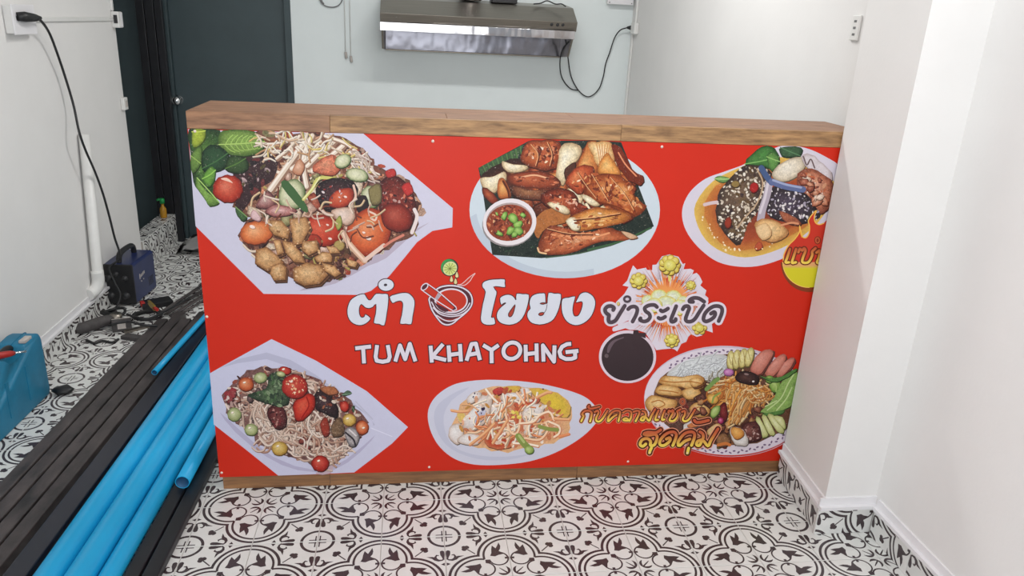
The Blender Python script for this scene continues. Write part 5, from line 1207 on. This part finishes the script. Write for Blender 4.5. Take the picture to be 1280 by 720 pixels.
# ================================================================== LEFT WALL: SOCKET, TRUNKING, SWITCH, PIPE
XL = X_LEFT
a = at(18, 22, 0, XL)
ws = thing('wall_socket', 'white surface socket on the left wall with a black plug', 'socket', (XL, a.y, a.z - 0.05))
lp('socket_box', bx((XL + 0.0005, a.y - 0.095, a.z - 0.062), (XL + 0.034, a.y + 0.095, a.z + 0.05), 0.004), 'white_plastic', ws)
lp('socket_plate', bx((XL + 0.0345, a.y - 0.10, a.z - 0.066), (XL + 0.040, a.y + 0.10, a.z + 0.054), 0.002), 'trim_white', ws)
for dy in (-0.07, -0.04): lp('socket_slot', bx((XL + 0.0402, a.y + dy - 0.003, a.z - 0.008), (XL + 0.0412, a.y + dy + 0.003, a.z + 0.008)), 'outlet_dark', ws)
c0, c1 = at(48, 24, 0, XL), at(138, 24.5, 0, XL)
tr = thing('cable_trunking', 'thin white cable trunking running along the left wall', 'trunking', (XL, c0.y, c0.z))
lp('trunking_run', bx((XL + 0.0005, a.y + 0.102, c0.z - 0.010), (XL + 0.012, Y_LEND - 0.05, c0.z + 0.010), 0.002), 'white_plastic', tr)
lp('trunking_riser', bx((XL + 0.0005, Y_LEND - 0.045, c0.z + 0.045), (XL + 0.012, Y_LEND - 0.023, 2.3), 0.002), 'white_plastic', tr)
jb = thing('junction_box', 'white junction box with a black rocker at the end of the left wall', 'junction box', (XL, Y_LEND, c1.z - 0.04))
lp('box_body', bx((XL + 0.0005, Y_LEND - 0.048, c1.z - 0.042), (XL + 0.04, Y_LEND + 0.012, c1.z + 0.044), 0.004), 'white_plastic', jb)
lp('box_face', bx((XL + 0.0405, Y_LEND - 0.024, c1.z - 0.038), (XL + 0.043, Y_LEND + 0.008, c1.z + 0.04), 0.001), 'trim_white', jb)
lp('rocker', bx((XL + 0.014, Y_LEND - 0.0515, c1.z - 0.018), (XL + 0.033, Y_LEND - 0.0475, c1.z + 0.026), 0.001), 'outlet_dark', jb)
q = at(151, 130, 0, XL)
sw = thing('light_switch', 'small white switch low on the end of the left wall', 'switch', (XL, Y_LEND - 0.03, q.z - 0.03))
lp('switch_plate', bx((XL + 0.0005, Y_LEND - 0.062, q.z - 0.035), (XL + 0.022, Y_LEND - 0.002, q.z + 0.035), 0.004), 'white_plastic', sw)
lp('switch_rocker', bx((XL + 0.0222, Y_LEND - 0.044, q.z - 0.018), (XL + 0.026, Y_LEND - 0.018, q.z + 0.018), 0.001), 'card', sw)
# white drain pipe with elbow
pt, pb = at(105, 168, 0, XL + 0.03), at(123, 352, 0, XL + 0.035)
pp = thing('drain_pipe', 'white plastic pipe with an elbow standing against the left wall', 'pipe', (pb.x, pb.y, 0.14))
bm = bmesh.new()
r0 = add_tube(bm, [pb, pt], 0.026, 20, caps=False); r1 = add_tube(bm, [pb, pt], 0.022, 20, caps=False)
for k in range(20): bm.faces.new((r0[1][k], r0[1][(k + 1) % 20], r1[1][(k + 1) % 20], r1[1][k]))
lp('pipe', bm, 'white_plastic', pp)
lp('elbow', tube(catmull([pb + Vector((0, 0, 0.06)), pb + Vector((0, 0, 0.01)), pb + Vector((-0.006, -0.012, -0.025)), pb + Vector((-0.02, -0.035, -0.045)), pb + Vector((-0.03, -0.07, -0.05))], 5), 0.0305, 20), 'white_plastic', pp)

# ================================================================== WELDER, ITS CABLE AND THE CLUTTER
W0 = at(172, 382, 2, 0)
wd = thing('welding_machine', 'dark blue welding machine with black front standing by the left wall', 'welder', (W0.x - 0.09, W0.y, 0), math.radians(-4))
def wpart(name, bm, m, par=None, smooth=False): return obj(name, bm, m, par or wd, smooth)
ww, wl, wh = 0.085, 0.30, 0.235
case = wpart('casing', prism([(-ww, 0.012), (ww, 0.012), (ww, wh - 0.012), (ww - 0.012, wh), (-ww + 0.012, wh), (-ww, wh - 0.012)], 0.012, wl, 'y', bev=0.003), 'navy_box')
wpart('front_panel', bx((-ww - 0.003, 0.0, 0.01), (ww + 0.003, 0.014, wh + 0.002), 0.004), 'black_plastic')
for x, z, r in ((-0.045, 0.16, 0.022), (0.0, 0.185, 0.014), (0.045, 0.16, 0.016), (-0.04, 0.06, 0.02), (0.04, 0.06, 0.02)):
    bm = lathe([(0, 0.018), (r * 0.8, 0.018), (r, 0.0)], 14); bmesh.ops.rotate(bm, verts=bm.verts, matrix=Matrix.Rotation(PI / 2, 3, 'X')); bmesh.ops.translate(bm, verts=bm.verts, vec=(x, 0.0, z)); wpart('front_knob', bm, 'outlet_dark')
wpart('handle', tube(catmull([(0.0, 0.05, wh - 0.004), (0.0, 0.06, wh + 0.035), (0.0, 0.10, wh + 0.05), (0.0, 0.20, wh + 0.05), (0.0, 0.24, wh + 0.035), (0.0, 0.25, wh - 0.004)], 5), 0.015, 10), 'black_plastic')
for k in range(4): wpart('foot', bx((-0.07 if k % 2 else 0.05, 0.03 if k < 2 else 0.25, 0.0), (-0.05 if k % 2 else 0.07, 0.05 if k < 2 else 0.27, 0.013)), 'black_plastic')
bm = bmesh.new()
for y0, z0, h in ((0.085, 0.128, 0.03), (0.10, 0.135, 0.016), (0.115, 0.137, 0.016), (0.13, 0.139, 0.018), (0.145, 0.142, 0.016), (0.10, 0.108, 0.007), (0.13, 0.112, 0.007)):
    add_box(bm, (ww - 0.001, y0, z0), (ww + 0.0008, y0 + 0.009, z0 + h))
wpart('side_marking', bm, 'card')
for k in range(5): wpart('vent_slot', bx((ww - 0.001, 0.20 + k * 0.014, 0.05), (ww + 0.0008, 0.206 + k * 0.014, 0.10)), 'outlet_dark')

cabp = []
for u, v, x in ((44, 22, XL + 0.075), (52, 27, XL + 0.065), (62, 42, XL + 0.05), (72, 68, XL + 0.04), (82, 98, XL + 0.035), (92, 132, XL + 0.045), (99, 165, XL + 0.072), (107, 188, XL + 0.075), (118, 213, XL + 0.078), (128, 240, XL + 0.08), (136, 268, XL + 0.085), (143, 296, XL + 0.09), (150, 322, XL + 0.10)):
    cabp.append(at(u, v, 0, x))
wf = Vector((W0.x - 0.09, W0.y, 0))
cabp += [wf + Vector((-0.02, -0.03, 0.23)), wf + Vector((0.005, -0.045, 0.15)), wf + Vector((0.03, -0.06, 0.08)), wf + Vector((0.0, -0.10, 0.012)), wf + Vector((-0.06, -0.10, 0.008))]
cb = thing('power_cable', 'black power cable hanging from the left wall socket down to the welder', 'cable', (XL + 0.02, a.y, 0))
lp('cable', tube(catmull(cabp, 6), 0.0058, 8), 'cable', cb)
pl0 = at(27, 21, 0, XL + 0.06)
lp('plug', tube([pl0 + Vector((-0.018, 0.0, 0)), pl0 + Vector((0.0, 0.03, 0)), pl0 + Vector((0.012, 0.09, -0.003)), pl0 + Vector((0.016, 0.13, -0.004))], [0.017, 0.021, 0.016, 0.008], 12), 'black_plastic', cb)

rc = random.Random(3)
def floor_at(u, v, z=0.0):
    return at(u, v, 2, z)
# welding leads lying in loops in front of the welder
c = floor_at(168, 398)
for k, lab in enumerate(('black welding lead coiled on the tiles in front of the welder', 'thick black ground lead lying beside the welder')):
    pts = []
    for s in range(30):
        t = s / 29; an = t * (10.5 - 3 * k) + k * 2
        r = 0.062 - 0.018 * k + 0.014 * math.sin(an * 0.7 + k)
        pts.append(c + Vector((0.07 - 0.165 * k + r * 1.0 * math.cos(an), 0.0 + 0.035 * k + r * 1.1 * math.sin(an), 0.008 + 0.009 * (s // 10) + 0.004 * math.sin(an * 2))))
    tag(obj('welding_lead', tube(catmull(pts, 3), 0.0075, 8), 'cable'), lab, 'cable')
for k, (pp_, lab) in enumerate((([(158, 388), (168, 396), (186, 398), (208, 388), (238, 368)], 'black cable running from the welder along the steel rods'), ([(136, 402), (146, 404), (160, 402), (178, 406), (196, 404)], 'dark cable draped over the small carton'), ([(108, 425), (118, 429), (128, 426), (140, 428), (148, 424)], 'short end of dark cable on the tiles before the carton'))):
    zz = (0.052, 0.064, 0.0066)[k]
    cpt = [floor_at(u, v, zz) for u, v in pp_]
    if k < 2: cpt[0].z = 0.030 + 0.012 * k; cpt[-1].z = 0.036 + 0.012 * k
    tag(obj('loose_cable', tube(catmull(cpt, 6), 0.0062, 8), 'cable'), lab, 'cable')
# ground clamp, electrode holder, small boxes, bottle, grinder-like tool
g = floor_at(196, 395, 0.0)
cl = thing('ground_clamp', 'brass jawed ground clamp lying on the welding leads', 'clamp', (g.x - 0.02, g.y, 0.045), 0.6)
obj('clamp_jaw', prism([(-0.05, 0.0), (0.03, 0.006), (0.05, 0.016), (0.03, 0.018), (-0.05, 0.014)], -0.006, 0.006, 'x', bev=0.001), 'brass', cl)
obj('clamp_jaw', prism([(-0.05, 0.018), (0.03, 0.02), (0.05, 0.03), (0.03, 0.034), (-0.05, 0.03)], -0.006, 0.006, 'x', bev=0.001), 'brass', cl)
obj('clamp_grip', tube([(0, -0.045, 0.016), (0, -0.09, 0.02)], 0.009, 8), 'red_plastic', cl)
g = floor_at(153, 412)
b1 = thing('small_carton', 'small pale carton among the cables in front of the welder', 'box', (g.x, g.y, 0), 0.35)
obj('carton_body', bx((-0.045, -0.03, 0.0), (0.045, 0.03, 0.05), 0.002), 'dirt_grey', b1); obj('carton_label', bx((-0.02, -0.0308, 0.016), (0.018, -0.0298, 0.044)), 'card', b1); obj('carton_flap', bx((-0.045, 0.031, 0.040), (0.045, 0.055, 0.043)), 'card', b1)
g = floor_at(120, 407)
gr = thing('angle_grinder', 'dusty grey angle grinder lying by the left skirting', 'power tool', (g.x + 0.03, g.y - 0.05, 0.034), 0.9)
bm = tube([(-0.12, 0, 0), (-0.09, 0, 0), (0.02, 0, 0), (0.06, 0, 0.0), (0.08, 0, 0)], [0.018, 0.027, 0.03, 0.026, 0.018], 14); obj('grinder_body', bm, 'dirt_grey', gr)
bm = lathe([(0, 0.02), (0.028, 0.02), (0.03, -0.02), (0.0, -0.026)], 16); bmesh.ops.translate(bm, verts=bm.verts, vec=(0.1, 0, 0)); obj('gear_head', bm, 'steel', gr)
bm = lathe([(0, -0.020), (0.055, -0.022), (0.055, -0.026), (0, -0.026)], 24); bmesh.ops.translate(bm, verts=bm.verts, vec=(0.1, 0, 0)); obj('grinding_disc', bm, 'dirt_grey', gr)
obj('side_handle', tube([(0.1, 0.025, 0), (0.1, 0.05, 0.0), (0.1, 0.12, 0.0)], [0.008, 0.013, 0.014], 10), 'black_plastic', gr)
for u, v, nm, lab, dims, m_, rz in ((130, 404, 'metal_offcut', 'pale metal offcut on the tiles beside the grinder', (0.06, 0.03, 0.012), 'card', 0.2), (166, 424, 'wood_block', 'small dusty block beside the black tubes', (0.05, 0.025, 0.02), 'dirt_grey', -0.4), (172, 412, 'metal_offcut', 'thin pale offcut lying beside the carton', (0.07, 0.018, 0.01), 'steel', 0.7), (196, 382, 'tool_pouch', 'dark red tipped pouch beside the welder corner', (0.08, 0.05, 0.03), 'black_plastic', 0.5)):
    g = floor_at(u, v)
    t_ = thing(nm, lab, nm.split('_')[-1], (g.x, g.y, 0), rz)
    if True:
        obj('piece', prism([(-dims[0], -dims[1]), (dims[0], -dims[1] * 0.8), (dims[0] * 0.95, dims[1]), (-dims[0] * 0.9, dims[1] * 0.9)], 0, dims[2], 'z', bev=0.002), m_, t_)
        if nm == 'tool_pouch':
            obj('pouch_tip', bx((-0.082, -0.02, 0.012), (-0.06, 0.02, 0.036), 0.004), 'red_plastic', t_)
# rods lying from the welder towards the counter
g0, g1 = floor_at(206, 388, 0.03), floor_at(252, 356, 0.03)
for k in range(7):
    o_ = Vector((0.016 * k - 0.03, -0.014 * k + 0.03, 0.0))
    s0 = g0 + o_ + Vector((0, rc.uniform(-.03, .0), 0)); s1 = g1 + o_ * 1.3 + Vector((0.05, 0.10, 0))
    s0.z = 0.014 + 0.006 * (k % 2); s1.z = 0.014 + 0.006 * (k % 2)
    tag(obj('steel_rod', tube([s0, s0.lerp(s1, 0.5) , s1], 0.0055, 8), 'rust_black'), 'thin dark steel rod in the bundle between the welder and the counter', 'rod', 'steel rods beside the welder')
# white plastic sheet lying behind the end of the counter
g = floor_at(236, 306)
sh = bmesh.new()
gx, gy = g.x, g.y
nx_, ny_ = 8, 5; V = [[sh.verts.new((gx - 0.02 + 0.05 * i, gy - 0.25 + 0.12 * j, 0.004 + 0.03 * abs(math.sin(i * 1.3 + j)) )) for j in range(ny_)] for i in range(nx_)]
for i in range(nx_ - 1):
    for j in range(ny_ - 1): sh.faces.new((V[i][j], V[i + 1][j], V[i + 1][j + 1], V[i][j + 1]))
bmesh.ops.solidify(sh, geom=sh.faces, thickness=-0.003)
tag(obj('plastic_sheet', sh, 'white_board', smooth=True), 'crumpled white plastic sheet on the floor behind the counter end', 'sheet')

# ================================================================== TEAL CASE
tc0 = Vector((-1.032, 0.86, 0))
tcs = thing('tool_case', 'teal blue plastic tool case standing on edge by the left wall', 'tool case', (-1.088, 0.60, 0), math.radians(-1.5))
prof = [(-0.30, 0.0), (0.255, 0.0), (0.265, 0.02), (0.262, 0.255), (0.245, 0.285), (0.205, 0.290), (0.125, 0.283), (0.108, 0.245), (0.005, 0.240), (-0.012, 0.280), (-0.05, 0.292), (-0.28, 0.29), (-0.30, 0.27)]
bm = prism(prof, -0.050, 0.056, 'x', bev=0.010); obj('case_shell', bm, 'teal_case', tcs, smooth=True)
obj('case_seam', prism([(y * 1.006, z * 1.006) for y, z in prof], 0.000, 0.006, 'x'), 'teal_case', tcs)
obj('handle', tube(catmull([(0.003, 0.128, 0.262), (0.003, 0.10, 0.276), (0.003, 0.03, 0.274), (0.003, -0.008, 0.262)], 5), 0.014, 12), 'black_plastic', tcs)
obj('latch', bx((0.030, 0.135, 0.284), (0.0555, 0.19, 0.297), 0.003), 'card', tcs)
obj('latch', bx((0.030, -0.17, 0.284), (0.0555, -0.11, 0.299), 0.003), 'black_plastic', tcs)
for y in (-0.2, 0.0, 0.15): obj('side_rib', bx((0.0555, y - 0.05, 0.05), (0.0585, y - 0.03, 0.2), 0.001), 'teal_case', tcs)
sd = thing('screwdriver', 'red handled screwdriver lying over the top of the teal case', 'screwdriver', (-1.056, 0.60, 0.280))
obj('grip', tube([(-0.012, -0.03, 0.022), (0.0, -0.01, 0.018), (0.022, 0.025, 0.010), (0.03, 0.038, 0.007)], [0.010, 0.014, 0.012, 0.008], 10), 'red_plastic', sd)
obj('shaft', tube([(0.03, 0.038, 0.007), (0.055, 0.075, -0.003)], 0.004, 8), 'chrome', sd)
g = floor_at(73, 492)
bm = bmesh.new(); bmesh.ops.create_icosphere(bm, subdivisions=2, radius=0.035)
for v in bm.verts: v.co = Vector((v.co.x * 1.25 + 0.004 * math.sin(v.co.y * 130), v.co.y * 0.9 + 0.005 * math.sin(v.co.x * 170), max(-0.016, v.co.z * 0.5) + 0.003 * math.sin(v.co.x * 220)))
bmesh.ops.translate(bm, verts=bm.verts, vec=(g.x + 0.02, g.y, 0.017))
tag(obj('black_rag', bm, 'black_plastic', smooth=True), 'small crumpled black rag on the tiles beside the teal case', 'rag')

# ================================================================== TUBES AND PIPES ON THE FLOOR
def square_tube(x0, x1, y0, y1, w, h, z0=0.0, m='rust_black', wall=0.003):
    bm = bmesh.new()
    A = Vector((x0, y0, 0)); B = Vector((x1, y1, 0)); dd = (B - A).normalized(); n = Vector((dd.y, -dd.x, 0))
    rings = []
    for P in (A, B):
        for k in (0.0, wall):
            rings.append([bm.verts.new(P + n * sx * (w / 2 - k) + Vector((0, 0, z0 + (h - k if top else k)))) for sx, top in ((-1, 0), (1, 0), (1, 1), (-1, 1))])
    ao, ai, bo, bi = rings
    for p, q in ((ao, bo), (bi, ai), (ai, ao), (bo, bi)):
        for k in range(4): bm.faces.new((p[k], p[(k + 1) % 4], q[(k + 1) % 4], q[k]))
    es = [e for e in bm.edges if (e.verts[0] in ao and e.verts[1] in bo) or (e.verts[0] in bo and e.verts[1] in ao)]
    bmesh.ops.bevel(bm, geom=es, offset=0.004, segments=2, affect='EDGES', profile=0.5)
    return obj('square_tube', bm, m)
YT0, YT1 = -1.45, 1.62
def xs(xa, ya, xb, yb, y): return xa + (xb - xa) * (y - ya) / (yb - ya)
TL = 'dusty black square steel tube, '
for k, (xc, lab) in enumerate(((-0.862, TL + 'the outermost on the teal case side'), (-0.804, TL + 'second from the teal case side'), (-0.746, TL + 'third from the teal case side'), (-0.688, TL + 'lying next to the smooth navy tube'))):
    y1 = YT1 + 0.1 * (k % 2)
    t_ = square_tube(xc + 0.045 * YT0, xc + 0.045 * y1, YT0, y1, 0.050, 0.038)
    tag(t_, lab, 'steel tube', 'tubes on the floor')
t_ = square_tube(-0.600 + 0.035 * YT0, -0.600 + 0.035 * 1.7, YT0, 1.7, 0.066, 0.050, m='navy'); t_.name = 'navy_tube'; tag(t_, 'smooth navy black square tube beside the blue pipes', 'steel tube', 'tubes on the floor')
t_ = square_tube(-0.2965 + 0.029 * YT0, -0.2965 + 0.029 * 1.1, YT0, 1.1, 0.046, 0.028, m='black_steel'); tag(t_, 'slim black square tube under the open ended blue pipe', 'steel tube', 'tubes on the floor')
t_ = square_tube(-0.244 + 0.029 * YT0, -0.244 + 0.029 * 1.1, YT0, 1.1, 0.046, 0.028, m='black_steel'); tag(t_, 'slim black square tube, outermost on the counter side', 'steel tube', 'tubes on the floor')
def pvc(name, p0, p1, r, lab, wall=0.0022, grp='blue pipes on the floor'):
    p0, p1 = Vector(p0), Vector(p1)
    t_ = thing(name, lab, 'pipe', p0, 0, grp)
    bm = bmesh.new()
    N = 28
    mid = [p0.lerp(p1, k / 4) for k in range(5)]
    ro = add_tube(bm, mid, r, N, caps=False); ri = add_tube(bm, mid, r - wall, N, caps=False, mi=1)
    for e in (0, -1):
        for k in range(N): bm.faces.new((ro[e][k], ro[e][(k + 1) % N], ri[e][(k + 1) % N], ri[e][k]))
    bmesh.ops.translate(bm, verts=bm.verts, vec=-p0)
    obj('pipe_wall', bm, ['blue_pvc', 'blue_inner'], t_)
    return t_
R1 = 0.0275
BL = 'long bright blue plastic pipe, '
def bp(xc, r, lab, z=None, y0=YT0, y1=1.7, sl=0.025):
    z = r if z is None else z
    return pvc('blue_pipe', (xc + sl * y0, y0, z), (xc + sl * y1, y1, z), r, lab)
bp(-0.508, 0.041, BL + 'lying against the smooth navy tube', sl=0.029)
bp(-0.4245, 0.041, BL + 'in the middle of the three on the floor', sl=0.029)
bp(-0.352, 0.0295, BL + 'slimmer, beside the slim black tubes', sl=0.029)
pvc('blue_pipe', (-0.278, 0.075, 0.028 + 0.0245), (-0.238, 1.35, 0.028 + 0.0245), 0.024, 'shorter blue pipe with its open end resting on slim black tubes')
ta = at(193, 466, 2, 0.0515); tb = at(258, 398, 2, 0.0515); tdir = (tb - ta)
pvc('thin_blue_pipe', (ta.x, ta.y, 0.0525), (ta.x + tdir.x * 1.12, ta.y + tdir.y * 1.12, 0.070), 0.013, 'thin blue pipe with open end lying across the dusty black tubes', grp=None)

# ================================================================== BESIDE THE DOOR
for k, (u0, u1, lab) in enumerate(((176, 186, 'black square tube leaning beside the green door, farthest from it'), (187, 198, 'black square tube leaning beside the green door, middle of three'), (199, 208, 'black square tube leaning beside the green door, nearest the knob'))):
    xa = at(u0, 60, 1, 3.22).x; xb = at(u1, 60, 1, 3.22).x
    zb = 0.2 if xb < -1.13 else 0.0
    bm = bmesh.new(); add_box(bm, (xa, 3.195, zb), (xb, 3.235, 2.15), 0.003)
    tag(obj('leaning_tube', bm, 'black_steel'), lab, 'steel tube', 'black tubes beside the door')
b = at(210, 265, 1, 3.12)
bt = thing('small_bottle', 'small amber bottle with a green cap standing on the tiled kerb', 'bottle', (-1.195, 3.10, 0.1995))
obj('glass', lathe([(0, 0), (0.020, 0), (0.022, 0.004), (0.022, 0.06), (0.018, 0.07), (0.009, 0.082), (0.009, 0.10), (0, 0.10)], 20), 'amber', bt)
obj('cap', lathe([(0, 0.135), (0.012, 0.135), (0.016, 0.125), (0.016, 0.10), (0, 0.10)], 16), 'green_cap', bt)
obj('nozzle', tube([(0, 0, 0.118), (-0.02, -0.004, 0.128), (-0.034, -0.008, 0.122)], [0.010, 0.009, 0.006], 8), 'green_cap', bt)
# lamp bodies above the ceiling tube light and the added front fill light
for lx, ly, lab in ((0.95, 1.25, 'slim white ceiling lamp over the space behind the counter'), (1.25, -0.9, 'slim white housing of the added fill light over the floor before the counter')):
    lampo = thing('ceiling_lamp', lab, 'lamp', (lx, ly, 2.86))
    obj('housing', bx((-0.62, -0.05, -0.02), (0.62, 0.05, 0.0395), 0.006), 'lamp', lampo)
